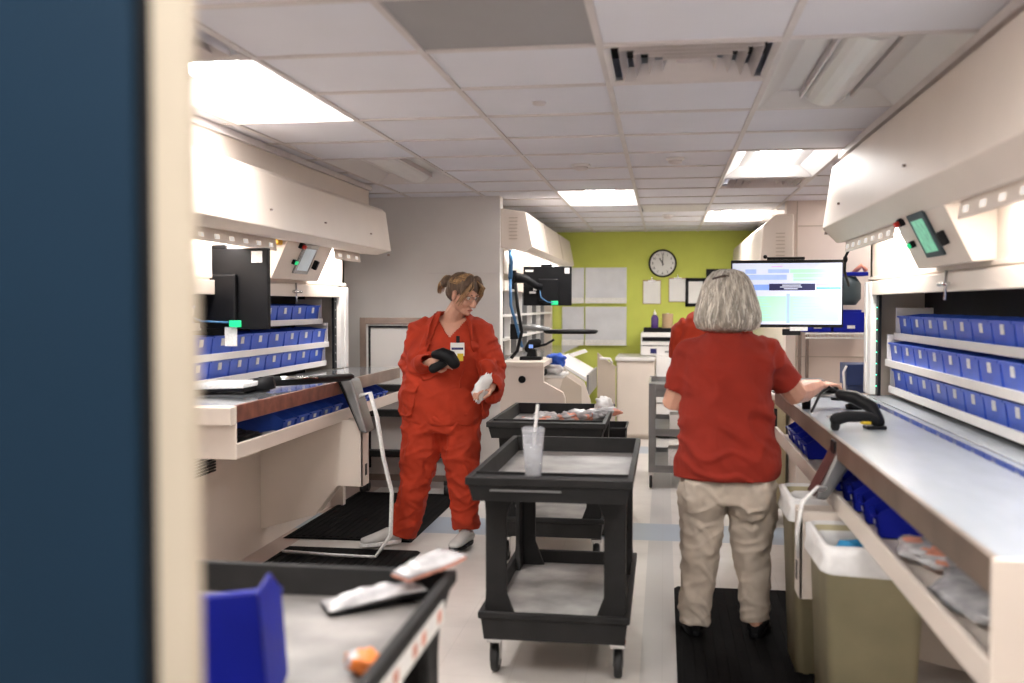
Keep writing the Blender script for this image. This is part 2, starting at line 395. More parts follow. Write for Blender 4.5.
# ---------------- the two near carousels ----------------
def carousel(s, Xo, lip, bench, soff, Y0, Y1, zt, name, lab, trays, brY, boxY, hood):
    """s=+1 stands on the +x side, -1 on the -x side. All x below are distances from the aisle origin, multiplied by s."""
    def bx(mb, a, b, y0, y1, z0, z1, m=None): x0, x1 = sorted((s*a, s*b)); return mb.box(x0, x1, y0, y1, z0, z1, m)
    def pr(mb, prof, y0, y1, m=None): return mb.prism([(s*a, z) for a, z in prof], 'y', y0, y1, m)
    o = thing(name, lab, 'storage carousel', (0, 0, 0))
    deep = Xo+.85
    b = MB()
    bx(b, Xo+.3, deep, Y0, Y1, 0, 2.12)                                   # back body
    bx(b, Xo+.0, Xo+.3, Y0, Y0+.06, 0, 2.12); bx(b, Xo, Xo+.3, Y1-.06, Y1, 0, 2.12)
    bx(b, Xo, Xo+.3, Y0, Y1, 1.63, 2.12)
    bx(b, Xo+.10, Xo+.3, Y0, Y1, 0, zt-.3)                                  # base
    b.make('housing', 'cream', o, .004)
    q = MB(); bx(q, Xo+.285, Xo+.299, Y0+.06, Y1-.06, zt-.2, 1.63); q.make('shaft_liner', 'dark_gap', o)
    q = MB(); bx(q, Xo-.03, Xo, Y0, Y1, 1.555, 1.63); bx(q, Xo-.015, Xo, Y0, Y1, 1.64, 1.66); q.make('upper_rail', 'cream', o, .003)
    q = MB(); bx(q, Xo-.035, Xo+.02, Y1-.20, Y1-.02, zt+.002, 1.63); bx(q, Xo-.045, Xo-.035, Y1-.125, Y1-.115, zt+.002, 1.63)
    q.make('door_post', 'white_metal', o, .004)
    q = MB(); bx(q, Xo-.005, Xo+.012, Y1-.26, Y1-.205, zt+.002, 1.555); q.make('light_curtain', 'black', o)
    q = MB()
    for k in range(8): bx(q, Xo-.009, Xo-.004, Y1-.237, Y1-.228, zt+.05+k*.062, zt+.055+k*.062)
    each(q, 'indicator', 'led' if s > 0 else 'white_metal', o)
    # hood
    q = MB(); p0, p1, p2 = hood
    pr(q, [(Xo+.02, p0[1]+.02), p0, p1, p2, (p2[0]+.03, p2[1]+.025), (Xo+.02, p2[1]+.025)], Y0-(0 if s > 0 else .42), Y1-.005)
    q.make('hood', 'cream', o, .006)
    q = MB()
    for yy in (Y1-.012,): bx(q, p1[0]+.012, p1[0]+.028, yy, yy+.012, p1[1]-.035, p1[1]-.02)
    for k, yy in enumerate((Y0+.6, (Y0+Y1)/2, Y1-.5)): bx(q, p1[0]-.0035+.005, p1[0]+.02, yy, yy+.012, p1[1]+.09, p1[1]+.1)
    each(q, 'hood_bolt', 'bench_edge', o)
    q = MB()                                                                 # lamp housings with round lenses under the hood
    spans = ((Y0+.1, boxY[0]-.12), (boxY[1]+.12, Y1-.15))
    for a, c in spans: pr(q, [(Xo-.16, p0[1]+.012), (Xo-.17, p0[1]-.055), (Xo-.165, p0[1]-.06), (Xo-.15, p0[1]+.012)], a, c)
    each(q, 'lamp_shield', 'cream', o)
    q = MB()
    for a, c in spans:
        n = max(3, int((c-a)/.17))
        for k in range(n):
            y = a+(c-a)*(k+.5)/n; pr(q, [(Xo-.172, p0[1]-.02), (Xo-.175, p0[1]-.042), (Xo-.168, p0[1]-.042), (Xo-.165, p0[1]-.02)], y-.022, y+.022)
    each(q, 'lamp_window', 'lens_small', o)
    q = MB()
    for a, c in spans: q.tube([(s*(Xo-.10), a+.03, p0[1]-.01), (s*(Xo-.10), c-.03, p0[1]-.01)], .014)
    each(q, 'hood_lamp', 'hood_lamp', o)
    # control box
    q = MB(); y0, y1 = boxY
    pr(q, [(Xo, 1.66), (Xo-.085, 1.655), (Xo-.21, p0[1]+.05), (Xo, p0[1]+.06)], y0, y1); cb = q.make('control_box', 'cream', o, .004)
    # screen frame on its sloping face
    A = V((s*(Xo-.085), 0, 1.655)); B = V((s*(Xo-.21), 0, p0[1]+.05)); dr = (B-A).normalized(); nn = V((-s*(B-A).z*s*s, 0, 0))
    nrm = V((dr.z, 0, -dr.x)) * (-s); nrm = nrm if nrm.x*s < 0 else -nrm
    def on(mb, u0, u1, v0, v1, h0, h1, m):   # u along slope from bottom, v along y
        M = Matrix.Identity(4); ax = dr; 
        P = Matrix(((ax.x, 0, nrm.x, A.x), (ax.y, 1, nrm.y, A.y), (ax.z, 0, nrm.z, A.z), (0, 0, 0, 1)))
        return mb.box(u0, u1, v0, v1, h0, h1, m, P)
    L = (B-A).length; ym = (y0+y1)/2; ya, yb = (y1-.14, y0+.155) if s > 0 else (y0+.22, y1-.22)
    sc = on(MB(), L*.16, L*.84, ym-.13, ym+.12, 0, .012, 'steel' if s < 0 else 'teal_grey').make('screen_bezel', None, cb, .003)
    on(MB(), L*.24, L*.74, ym-.095, ym+.085, .012, .014, 'sc_lcd' if s > 0 else 'sc_lcd_grey').make('screen', None, sc)
    q = MB(); on(q, L*.36, L*.46, ya-.02, ya+.02, 0, .02, 'black'); on(q, L*.37, L*.45, ya-.017, ya+.017, .02, .03, 'green_button'); q.make('green_button', None, cb, .003)
    on(MB(), L*.3, L*.5, yb-.015, yb+.015, 0, .03, 'black').make('selector_knob', None, cb, .003)
    q = MB(); on(q, L*.72, L*.84, ya-.025, ya+.025, 0, .02, 'black'); on(q, L*.74, L*.82, ya-.015, ya+.015, .02, .04, 'red_plastic'); q.make('emergency_button', None, cb, .004)
    if s < 0: MB().box(s*(Xo-.13)-.03, s*(Xo-.13)+.03, y0-.07, y0-.0, p0[1]-.02, p0[1]+.01).make('warning_lamp', 'yellow_plastic', o, .008)
    # hanging latch under the rail
    MB().tube([(s*(Xo-.04), ym+.12, 1.64), (s*(Xo-.045), ym+.12, 1.52)], .006).tube([(s*(Xo-.05), ym+.05, 1.585), (s*(Xo-.05), ym+.19, 1.585)], .009).make('latch', 'chrome', o)
    # bench
    q = MB(); bx(q, bench+.004, Xo-.06, Y0, Y1+.0, zt-.03, zt); bx(q, Xo-.04, Xo+.1, Y0, Y1-.14, zt-.035, zt-.004); q.make('worktop', 'bench_top' if s > 0 else 'bench_mirror', o, .003)
    for ya, yb, mm in (((Y0, Y1, 'edge_brown'),) if s > 0 else ((Y0, 5.9, 'red_reflection_edge'), (5.9, Y1, 'bench_edge'))):  # near piece of the left edge carries a painted red reflection
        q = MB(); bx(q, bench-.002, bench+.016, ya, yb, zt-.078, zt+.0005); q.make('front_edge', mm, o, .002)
    zl = zt-.21 if s > 0 else zt-.176
    q = MB(); bx(q, bench+.016, Xo+.1, Y0, Y1, zl-.06, zl-.045); bx(q, bench-.004, bench+.014, Y0, Y1, zl-.07, zl); q.make('under_shelf', 'cream', o, .003)
    q = MB(); bx(q, bench-.004, Xo+.1, Y0-.012, Y0+.0, zl-.07, zt); 
    if s < 0: bx(q, bench+.0, Xo+.1, Y0-.06, Y0-.01, zt-.085, zt-.005)
    q.make('end_panel', 'cream', o, .003)
    if s > 0:
        q = MB(); bx(q, Xo-.135, Xo-.095, Y0+.05, Y1-.35, zt-.001, zt+.0008); q.make('worktop_slot', 'slot_reflection', o)
    # bracket
    q = MB(); zb = zl-.07
    bk = bench-.14 if s > 0 else bench-.13
    pr(q, [(Xo+.1, .12), (bk+.30, .22), (bk+.16, .40), (bk, .40), (bk, zb+.01), (bk+.02, zb+.01), (Xo+.1, zb)], brY, brY+.012)
    bx(q, bk, bk+.012, brY, brY+.14, .40, zb-.0); pr(q, [(Xo+.1, .12), (bk+.30, .22), (bk+.16, .40), (bk, .40), (bk, zb+.01), (bk+.02, zb+.01), (Xo+.1, zb)], brY+.128, brY+.14)
    q.make('bracket', 'cream', o, .002)
    q = MB(); bx(q, bk-.002, bk+.001, brY+.05, brY+.09, .46, .53); q.make('bracket_slot', 'black', o)
    if s < 0:
        q = MB()
        for k in range(7): bx(q, Xo+.09, Xo+.099, 4.98, 5.24, .585+.016*k, .595+.016*k)
        q.make('vent_grille', 'black', o)
    # trays with bins
    p = make_bin(.250, .26, .112, front=.88); first = True
    side = 'green-screen carousel' if s > 0 else 'grey-screen carousel'
    for k, (zl_, tn) in enumerate(zip(trays, ('top', 'middle', 'bottom'))):
        off = (.045, .0, .02)[k]
        q = MB(); bx(q, Xo+.035+off, Xo+.28, Y0+.08, Y1-.27, zl_-.012, zl_-.005); bx(q, Xo+.030+off, Xo+.040+off, Y0+.08, Y1-.27, zl_-.034, zl_+.004)
        bx(q, Xo+.04+off, Xo+.28, Y1-.274, Y1-.266, zl_-.035, zl_+.14); q.make('tray', 'white_metal', o, .002)
        n = 0; y = Y1-.41; pitch = .262
        while y > (2.55 if s > 0 else 4.45):
            c = p if first else copy_tree(p)
            first = False
            c.location = (s*(Xo+.064+off), y, zl_-.005); c.rotation_euler = (0, 0, 0 if s > 0 else pi)
            c['label'] = '%s blue bin from the far end of the %s tray in the %s' % (ORD[n], tn, side)
            c['group'] = 'blue bins in the %s tray of the %s' % (tn, side)
            y -= pitch; n += 1
    return o
carousel(1, 1.17, .90, .645, 1.0, 2.1, 6.05, 1.0, 'storage_carousel', 'cream storage carousel with green lit screen, worked at by the grey-haired woman', (1.345, 1.20, 1.055), 3.86, (3.81, 4.58),
         ((.98, 1.855), (.90, 1.94), (.95, 2.29)))
carousel(-1, 2.35, 1.99, 1.93, 2.16, 4.36, 7.25, 1.04, 'storage_carousel', 'cream storage carousel with grey screen and bench edge coloured by a red-brown reflection, across the aisle', (1.40, 1.235, 1.10), 5.88, (5.62, 6.42),
         ((2.09, 1.868), (1.99, 1.895), (2.03, 2.18)))
area('hood_light_right', (1.06, 5.2, 1.835), .06, 1.0, 9, (1, .97, .94)); area('hood_light_right', (1.06, 2.9, 1.835), .06, 1.4, 9, (1, .97, .94))
area('hood_light_left', (-2.25, 4.95, 1.85), .06, 1.0, 9, (1, .97, .94)); area('hood_light_left', (-2.25, 6.85, 1.85), .06, .7, 9, (1, .97, .94))

# ---------------- service carts ----------------
def make_cart(label, w, L, loc, rz=0, deckm='cart_deck', bodym='cart_plastic', name='service_cart', ztop=.85):
    o = thing(name, label, 'cart', loc, rz)
    hw, hl = w/2, L/2
    def tray(nm, zf, zt, fl, handle, hw=hw, hl=hl, yo=0):
        b = MB()
        b.box(-hw+fl, hw-fl, -hl+fl, hl-fl, zf-.02, zf, deckm)
        def wall(a0, a1, b0, b1):  # (outer top, outer bottom) quads as sloping slabs
            pass
        ot = [(-hw, -hl), (hw, -hl), (hw, hl), (-hw, hl)]; ob = [(x*(1-fl/hw), y*(1-fl/hl)) for x, y in ot]
        t = .022
        it = [(x*(1-t/hw), y*(1-t/hl)) for x, y in ot]; ib = [(x*(1-(fl+.008)/hw), y*(1-(fl+.008)/hl)) for x, y in ot]
        zb = zf-.022 if handle else zf-.055
        R_ = [[V((x, y, zb)) for x, y in ob], [V((x, y, zt-.03)) for x, y in [(a*(1-.01/hw), c*(1-.01/hl)) for a, c in ot]], [V((x, y, zt-.028)) for x, y in ot], [V((x, y, zt)) for x, y in ot], [V((x, y, zt)) for x, y in it], [V((x, y, zf)) for x, y in ib], [V((x, y, zf-.02)) for x, y in ib], [V((x, y, zb)) for x, y in ib]]
        b.loft(R_+[R_[0]], bodym, False, False)
        return b.make(nm, None, o, .006, (0, yo, 0))
    top = tray('top_tray', ztop-.07, ztop, .025, True)
    # near end: raised handle shelf with slots
    h = MB(); h.box(-hw+.02, hw-.02, -hl+.02, -hl+.125, ztop-.045, ztop-.006, bodym)
    h.box(-hw+.05, hw-.05, -hl+.045, -hl+.062, ztop-.007, ztop-.004, 'dark_gap')
    h.box(-hw+.02, hw-.02, -hl+.125, -hl+.135, ztop-.07, ztop+.004, bodym)
    h.make('handle_shelf', None, o, .005)
    tray('bottom_tray', .225, .285, .02, False, hw-.015, hl-.09, .09)
    for sx in (-1, 1):
        for sy in (-1, 1):
            lx, ly = sx*(hw-.035), sy*(hl-.05)
            if sy < 0: ly += .20
            l = MB()
            def lp(a, c): return (lx-sx*a, ly-sy*c)
            pr = [lp(0, 0), lp(.085, 0), lp(.085, .022), lp(.022, .022), lp(.022, .11), lp(0, .11)]
            ring = [[V((x, y, z)) for x, y in pr] for z in (.22, .34, ztop-.19, ztop-.085)]
            pf = [lp(-.006, -.006), lp(.13, -.006), lp(.13, .028), lp(.028, .028), lp(.028, .15), lp(-.006, .15)]
            ring[0] = [V((x, y, .22)) for x, y in pf]; ring[3] = [V((x, y, ztop-.085)) for x, y in pf]
            l.loft(ring, sm=False); l.make('leg', bodym, o, .004)
            cx, cy = lx-sx*.03, ly-sy*.06
            ca = MB().box(cx-.03, cx+.03, cy-.035, cy+.035, .13, .148).box(cx-.022, cx-.018, cy-.02, cy+.03, .05, .13).box(cx+.018, cx+.022, cy-.02, cy+.03, .05, .13).make('caster', 'chrome', o, .002)
            M = Matrix.Translation((cx, cy+.012, .058)) @ Matrix.Rotation(pi/2, 4, 'Y')
            MB().lathe([(.035, -.014), (.052, -.016), (.058, -.010), (.058, .010), (.052, .016), (.035, .014)], (0, 0, 0), 'tyre', 24, M).lathe([(.012, -.017), (.034, -.016), (.034, .016), (.012, .017)], (0, 0, 0), 'cart_steel', 16, M).make('wheel', None, ca)
    return o
cart1 = make_cart('dark grey two-shelf utility cart with a clear cup on its handle shelf', .63, 1.24, (-.425, 4.34, 0))
cart2 = make_cart('dark grey utility cart piled with plastic packets, second in the line', .66, 1.14, (-.645, 6.08, 0))
cart0 = make_cart('dark grey utility cart by the doorway carrying a standing blue bin', .70, 1.16, (-.85, 1.83, 0))
o = cart0
q = MB().box(.3515, .354, -.42, .42, .775, .822, 'paper')
for k in range(11): q.box(.3535, .3545, -.40+.075*k, -.36+.075*k, .785, .812, 'salmon' if k % 3 else 'label')
q.make('side_sticker', None, o)
MB().box(-.22, .05, -.6205, -.619, .80, .808).make('edge_plate', 'cart_steel', cart1)
# far steel cart by the person in khaki trousers
def steel_cart(loc):
    o = thing('supply_cart', 'grey metal supply cart with papers on its shelves, behind the carousel bench', 'cart', loc)
    for z in (.16, .46, .80):
        MB().box(-.02, .60, 0, .9, z, z+.012).box(-.02, .60, 0, .012, z-(.05 if z > .7 else .03), z+(.055 if z > .7 else .03)).box(-.02, -.008, 0, .9, z, z+.055).box(-.02, .60, .888, .9, z, z+.055).make('shelf', 'cart_steel', o, .003)
    for x in (-.02, .56):
        for y in (0, .86):
            MB().box(x, x+.055, y-.002, y+.05, .13, .86).make('leg', 'cart_steel', o, .003)
            ca = MB().box(x+.0, x+.04, y+.005, y+.045, .10, .13).box(x+.005, x+.01, y, y+.04, .05, .1).box(x+.03, x+.035, y, y+.04, .05, .1).make('caster', 'white_metal', o, .002)
            MB().lathe([(.02, -.012), (.052, -.012), (.055, 0), (.052, .012), (.02, .012)], (0, 0, 0), 'tyre', 20, Matrix.Translation((x+.02, y+.02, .055)) @ Matrix.Rotation(pi/2, 4, 'Y')).make('wheel', None, ca)
    return o
steel_cart((-.10, 8.3, 0))
q = MB().box(.05, .42, 8.35, 8.6, .475, .60); tag(q.make('document_box', 'paper', None, .004), 'white paper box on the middle shelf of the grey metal supply cart', 'box')
q = MB().box(.04, .3, 8.33, 8.6, .175, .32); tag(q.make('document_box', 'label', None, .004), 'white carton on the lowest shelf of the grey metal supply cart', 'box')
def crumple(name, m, label, cat, c, size, rz=0, seed=0, amp=.3, group=None, patches=None, lift=True):
    b = MB(); n = 22; rings = []
    for k in range(1, 14):
        a = -pi/2+pi*k/14; r = []
        for j in range(n):
            t = 2*pi*j/n
            p = V((cos(a)**.6*cos(t), cos(a)**.6*sin(t), sin(a)*.9))
            d = 1+amp*(noise.noise(p*2.1+V((seed, 0, 0)))+.6*noise.noise(p*5.3+V((0, seed, 0))))
            r.append(V((p.x*size[0]*d, p.y*size[1]*d, max(-size[2], p.z*size[2]*d)+size[2])))
        rings.append(r)
    b.loft(rings, m)
    if patches:
        for f in b.b.faces:
            cc = f.calc_center_median()
            if noise.noise(V((cc.x*14+seed, cc.y*14, 0))) > patches[1]: f.material_index = b.mi(patches[0])
    o = b.make(name, None, None, 0, c, (0, 0, rz)); return tag(o, label, cat, group)
# items on cart by the doorway
def flat_packet(name, label, cat, c, L, Wd, rz, m1, m2, seed, tilt=0):
    o = thing(name, label, cat, c, rz)
    for nm, m, dz, off in (('back_film', m2, 0, 0), ('clear_front', m1, .006, 0)):
        b = MB(); nx, ny = 16, 8; g0 = []
        for i in range(nx+1):
            row = []
            for j in range(ny+1):
                u, v = i/nx, j/ny; e = min(u, 1-u, v, 1-v)*4; e = min(1, e)
                z = (.016*e*(1+noise.noise(V((u*6+seed, v*4, 0)))*.9)) if nm == 'clear_front' else 0
                row.append(b.b.verts.new((L*(u-.5), Wd*(v-.5)*(1+.12*sin(u*5+seed)), dz+z+.02*u*tilt)))
            g0.append(row)
        for i in range(nx):
            for j in range(ny):
                f = b.b.faces.new([g0[i][j], g0[i+1][j], g0[i+1][j+1], g0[i][j+1]]); f.smooth = True
        p = b.make(nm, m, o); sd = p.modifiers.new('s', 'SOLIDIFY'); sd.thickness = .003
    return o
flat_packet('supply_packet', 'clear plastic packet with black backing on the doorway cart deck', 'packet', (-.68, 2.31, .79), .24, .085, .55, 'bag_plastic', 'black', 1, 1.2)
flat_packet('supply_packet', 'plastic packet with an orange item, lying over the far corner of the doorway cart', 'packet', (-.56, 2.37, .853), .17, .085, .85, 'bag_plastic', 'salmon', 5, 1.5)
crumple('medicine_bag', 'bag_plastic', 'small clear bag holding an orange item at the doorway cart side', 'bag', (-.575, 1.88, .782), (.035, .045, .022), .6, 3, .35, None, ('orange', -.05))
b = make_bin(.15, .20, .215, 'blue_deep', False, .75)
b.location = (-.785, 1.82, .785); b.rotation_euler = (R(5), 0, R(-78))
tag(b, 'deep blue plastic bin standing in the doorway cart', 'storage bin')
# tumbler with straw
o = thing('tumbler', 'clear plastic tumbler of iced water with a straw on the cart', 'cup', (-.49, 3.80, .848))
MB().lathe([(.031, 0), (.033, .004), (.043, .175), (.0405, .175), (.030, .006), (.001, .006)]).make('cup_wall', 'clear', o)
MB().lathe([(.001, .007), (.0285, .007), (.035, .12), (.001, .121)]).make('ice_water', 'ice', o)
MB().lathe([(.0445, .170), (.045, .182), (.038, .188), (.001, .189)]).make('lid', 'clear', o)
MB().tube([(.002, 0, .012), (.004, 0, .15), (.018, -.005, .275)], .006).make('straw', 'white_metal', o)
# packets on the second cart
rp = random.Random(5)
for k in range(9):
    x = -.78+.055*k+rp.uniform(-.02, .02); y = 5.80+.06*k+rp.uniform(-.03, .05)
    crumple('supply_packet', 'bag_plastic', '%s packet from the near end of the pile on the second cart' % ORD[k], 'packet', (x, y, .783+.012*(k % 3)), (.075, .06, .032), rp.uniform(0, 3), k, .35, 'packets piled on the second cart', ('salmon', .22 if k % 2 else .38))
crumple('plastic_bag', 'bag_white', 'crumpled white plastic bag over the far corner of the second cart', 'bag', (-.375, 6.42, .80), (.055, .13, .06), 0, 9, .35)
# tote behind the carts
q = MB(); hw = .17
R_ = [[V((sx*a, sy*c, z)) for sx, sy in ((-1,-1),(1,-1),(1,1),(-1,1))] for a, c, z in ((.09, .15, 0), (.12, .2, .63), (.13, .21, .635), (.13, .21, .65), (.115, .195, .65), (.085, .145, .01))]
q.loft(R_, sm=False); tag(q.make('waste_tote', 'cart_plastic', None, .004, (-.38, 7.2, 0)), 'dark grey open tote standing beyond the second cart', 'bin')

# ---------------- floor mats ----------------
def mat_obj(x0, x1, y0, y1, label, rz=0, ribs=True):
    o = thing('floor_mat', label, 'floor mat', ((x0+x1)/2, (y0+y1)/2, 0), rz); a, c = (x1-x0)/2, (y1-y0)/2
    MB().prism([(-a, .001), (a, .001), (a-.02, .012), (-a+.02, .012)], 'y', -c, c).make('base', 'rubber', o)
    q = MB(); n = int(2*a/.045)
    for k in range(n):
        x = -a+.03+k*.045; q.box(x, x+.022, -c+.03, c-.03, .012, .016)
    m_ = q.make('tread', 'rubber', o); m_['kind'] = 'stuff'
    return o
mat_obj(.06, .66, 3.2, 5.37, 'ribbed black floor mat under the grey-haired woman')
mat_obj(-2.42, -1.57, 6.16, 7.74, 'large black anti-fatigue mat behind the woman with the scanner')
mat_obj(-2.30, -1.45, 5.35, 5.92, 'black mat by the grey-screen carousel in front of the other one')

# ---------------- waste bins under the bench ----------------
def waste_bin(x0, x1, y0, y1, h, label, extra=None):
    o = thing('waste_bin', label, 'waste bin', ((x0+x1)/2, (y0+y1)/2, 0)); a, c = (x1-x0)/2, (y1-y0)/2
    def rr(a, c, z, r=.035, n=5):
        P = []
        for cx, cy, t0 in ((a-r, c-r, 0), (-a+r, c-r, 90), (-a+r, -c+r, 180), (a-r, -c+r, 270)):
            for k in range(n+1):
                t = R(t0+90*k/n); P.append(V((cx+r*cos(t), cy+r*sin(t), z)))
        return P
    MB().loft([rr(a*.82, c*.82, 0), rr(a*.97, c*.97, h-.03), rr(a, c, h-.03), rr(a, c, h), rr(a-.02, c-.02, h), rr(a*.8, c*.8, .02)]).make('body', 'bin_olive', o)
    rings = []
    for k, (da, z) in enumerate(((.010, h-.085), (.013, h-.065), (.004, h-.03), (.010, h+.006), (-.012, h+.014), (-.03, h-.05), (-.035, h-.12))):
        r = rr(a+da, c+da, z)
        if k != 3 and k != 4: r = [p+V((noise.noise(p*22)*.010, noise.noise(p*22+V((9, 0, 0)))*.010, noise.noise(p*9)*.025)) for p in r]
        rings.append(r)
    MB().loft(rings, cap=False).make('liner', 'bag_white', o)
    return o
waste_bin(.53, .86, 3.42, 3.85, .69, 'olive waste bin with white liner and blue paper inside, the nearer under the bench')
waste_bin(.505, .84, 4.12, 4.5, .715, 'olive waste bin with white liner behind the bracket cable')
tag(crumple('blue_wrapper', 'teal_blue', 'bright blue wrapper lying in the liner of the nearer waste bin', 'wrapper', (.665, 3.62, .58), (.085, .09, .05), 0, 4, .3))
crumple('paper_waste', 'bag_white', 'crumpled white paper beside the blue wrapper in the waste bin', 'waste paper', (.76, 3.7, .58), (.08, .07, .05), 0, 2, .3)

# ---------------- tilted panels with white cables ----------------
def tilt_panel(s, x, y, z0, z1, label, front, cab, lean=.11):
    o = thing('hanging_terminal', label, 'terminal', (x, y, z0), 0)
    h = z1-z0
    b = MB(); b.prism([(0, 0), (s*.045, -.005), (s*(lean+.07), h), (s*(lean-.01), h+.01)], 'y', 0, .17); b.make('housing', 'cart_steel', o, .012)
    b = MB(); b.prism([(-s*.006, .01), (0, .01), (s*(lean-.012), h-.01), (s*(lean-.02), h-.01)], 'y', .01, .16); b.make('face', front, o)
    b = MB()
    for k in (.42, .62): b.prism([(s*(lean*k-.010), h*k), (s*(lean*k-.006), h*k), (s*(lean*(k+.09)-.008), h*(k+.09)), (s*(lean*(k+.09)-.012), h*(k+.09))], 'y', .03, .07)
    b.make('face_sticker', 'label', o)
    b = MB(); b.box(s*lean-.03, s*lean+.055, .02, .11, h-.03, h+.022); b.make('clamp', 'black', o, .006)
    b = MB(); b.tube(cab, .016, flat=.45); b.make('power_cable', 'label', o)
    return o
# ---------------- monitors and arms ----------------
def monitor_back(loc, rz, w, h, label, tagx=1):
    o = thing('monitor', label, 'monitor', loc, rz)
    MB().box(-w/2, w/2, 0, .03, -h/2, h/2).make('case', 'black', o, .006)
    MB().box(-w/2+.01, w/2-.01, .03, .033, -h/2+.01, h/2-.01).make('screen', 'sc_navy', o)
    MB().box(-w*.20, w*.22, -.028, 0, -h*.42, h*.18).make('rear_bulge', 'black', o, .01)
    MB().box(-w*.14, w*.1, .0, .022, h/2, h/2+.02).make('light_bar', 'black', o, .004)
    MB().box(w*.35, w*.45, -.002, 0, h*.32, h*.46).make('asset_tag', 'label', o)
    MB().box(-w*.46, -w*.3, -.002, 0, h*.36, h*.41).make('badge', 'label', o)
    q = MB().box(-w*.30, -w*.22, -.034, 0, -h*.12, h*.06).box(-w*.38, -w*.24, -.03, 0, -h*.2, -h*.13); q.make('arm_mount', 'chrome', o, .004)
    return o
m1 = monitor_back((-2.33, 5.02, 1.585), R(-10), .63, .42, 'black monitor seen from behind, over the bench of the grey-screen carousel')
MB().box(.10, .17, -.03, -.02, -.20, -.165).make('plug', 'green_button', m1, .003)
MB().tube([(-.30, -.05, -.06), (-.2, -.045, -.12), (-.05, -.05, -.17), (.1, -.035, -.175)], .005).make('network_cable', 'blue_wire', m1)
MB().box(-.2, .05, .01, .05, -.245, -.21).make('stand_foot', 'black', m1, .004)
MB().box(.06, .13, -.01, 0, -.30, -.20).make('card', 'label', m1)
# keyboard arm of that carousel
o = thing('keyboard_arm', 'black keyboard support arm reaching over the grey-screen carousel bench', 'support arm', (-2.07, 5.0, 1.045))
MB().prism([(-.42, .015), (-.05, .03), (-.05, .055), (-.42, .045)], 'y', -.12, .18).make('keyboard_tray', 'label', o, .006)
MB().prism([(-.42, .0), (-.06, .008), (-.06, .028), (-.42, .013)], 'y', -.10, .16).make('tray_underside', 'black', o, .004)
MB().tube([(-.10, .1, -.005), (-.06, .1, .03), (.02, .12, .045)], [.05, .04, .035]).make('pivot', 'black', o)
MB().tube([(-.06, .1, .045), (.10, .40, .035), (.24, .74, .03)], [.034, .03, .026], flat=.7).make('arm', 'black', o)
MB().tube([(.02, .2, .06), (.14, .45, .045)], .010).make('handle_grip', 'chrome', o)
MB().box(-.12, -.02, .04, .16, -.02, .0).make('bench_clamp', 'black', o, .004)
tilt_panel(1, -1.79, 5.80, .74, 1.055, 'grey hanging terminal with a white cable, at the end of the black keyboard arm', 'black', [(.0, .0, .22), (.07, -.02, .24), (.11, -.02, .10), (.15, -.02, -.15), (.20, -.02, -.35), (.20, -.05, -.6), (.12, -.1, -.72), (-.1, -.15, -.705), (-.45, -.1, -.705)], -.12)
tilt_panel(1, .565, 3.90, .77, .965, 'grey and maroon hanging terminal leaning on the green-screen carousel bench', 'maroon', [(.05, .03, .03), (.0, -.04, .05), (-.055, -.06, .0), (-.07, -.04, -.12), (-.06, .0, -.22)], .10)

# big monitor at the green-screen carousel
o = thing('large_monitor', 'large lit monitor on an arm showing a green and blue order screen', 'monitor', (.70, 6.02, 1.565), R(-2))
MB().box(-.315, .315, 0, .035, -.195, .195).make('case', 'black', o, .004)
q = MB(); w_, h_ = .307, .177
def uv(a, c, e, f, m, d=.0015): q.box(-w_+2*w_*a, -w_+2*w_*c, -d, 0, h_-2*h_*f, h_-2*h_*e, m)
uv(0, 1, 0, 1, 'sc_white', .001)
uv(.12, .22, .10, .17, 'sc_pale'); uv(.12, .50, .19, .27, 'sc_pale'); uv(.33, .52, .10, .16, 'sc_pale'); uv(.53, .98, .10, .16, 'sc_green'); uv(.56, .98, .17, .24, 'sc_green'); uv(.56, .98, .25, .29, 'sc_green')
uv(.36, .46, .05, .062, 'sc_pink')
uv(.0, .34, .35, .44, 'sc_blue', .0017); uv(.34, .76, .335, .445, 'sc_navy', .0018); uv(.77, .99, .335, .375, 'sc_pink'); uv(.77, .99, .395, .425, 'sc_teal')
uv(.02, .97, .54, .95, 'sc_green'); uv(.50, .53, .5, .98, 'sc_pale', .0017)
for k, (a, c) in enumerate(((.46, .63), (.44, .64), (.475, .60))): uv(a, c, .352+.03*k, .366+.03*k, 'sc_white', .002)
for k in range(8):
    uv(.05+.01*(k % 3), .3+.02*(k % 4), .57+.045*k, .575+.045*k, 'sc_pale', .0018); uv(.56, .7+.03*(k % 5), .57+.045*k, .575+.045*k, 'sc_pale', .0018)
q.make('screen', None, o)
MB().box(-.11, .10, .0, .04, .197, .212).ell((-.12, .02, .215), (.012, .012, .012)).make('webcam_bar', 'black', o)
MB().box(.02, .12, -.004, .0, -.214, -.192).make('sticker', 'label', o)
MB().box(-.04, .06, .035, .09, -.1, .05).tube([(0, .07, -.02), (.06, .16, -.05), (.24, .3, -.06), (.34, .42, -.08)], .022).make('arm', 'black', o)
MB().box(-.02, .08, .0, .04, -.24, -.205).make('power_strip', 'black', o, .004)

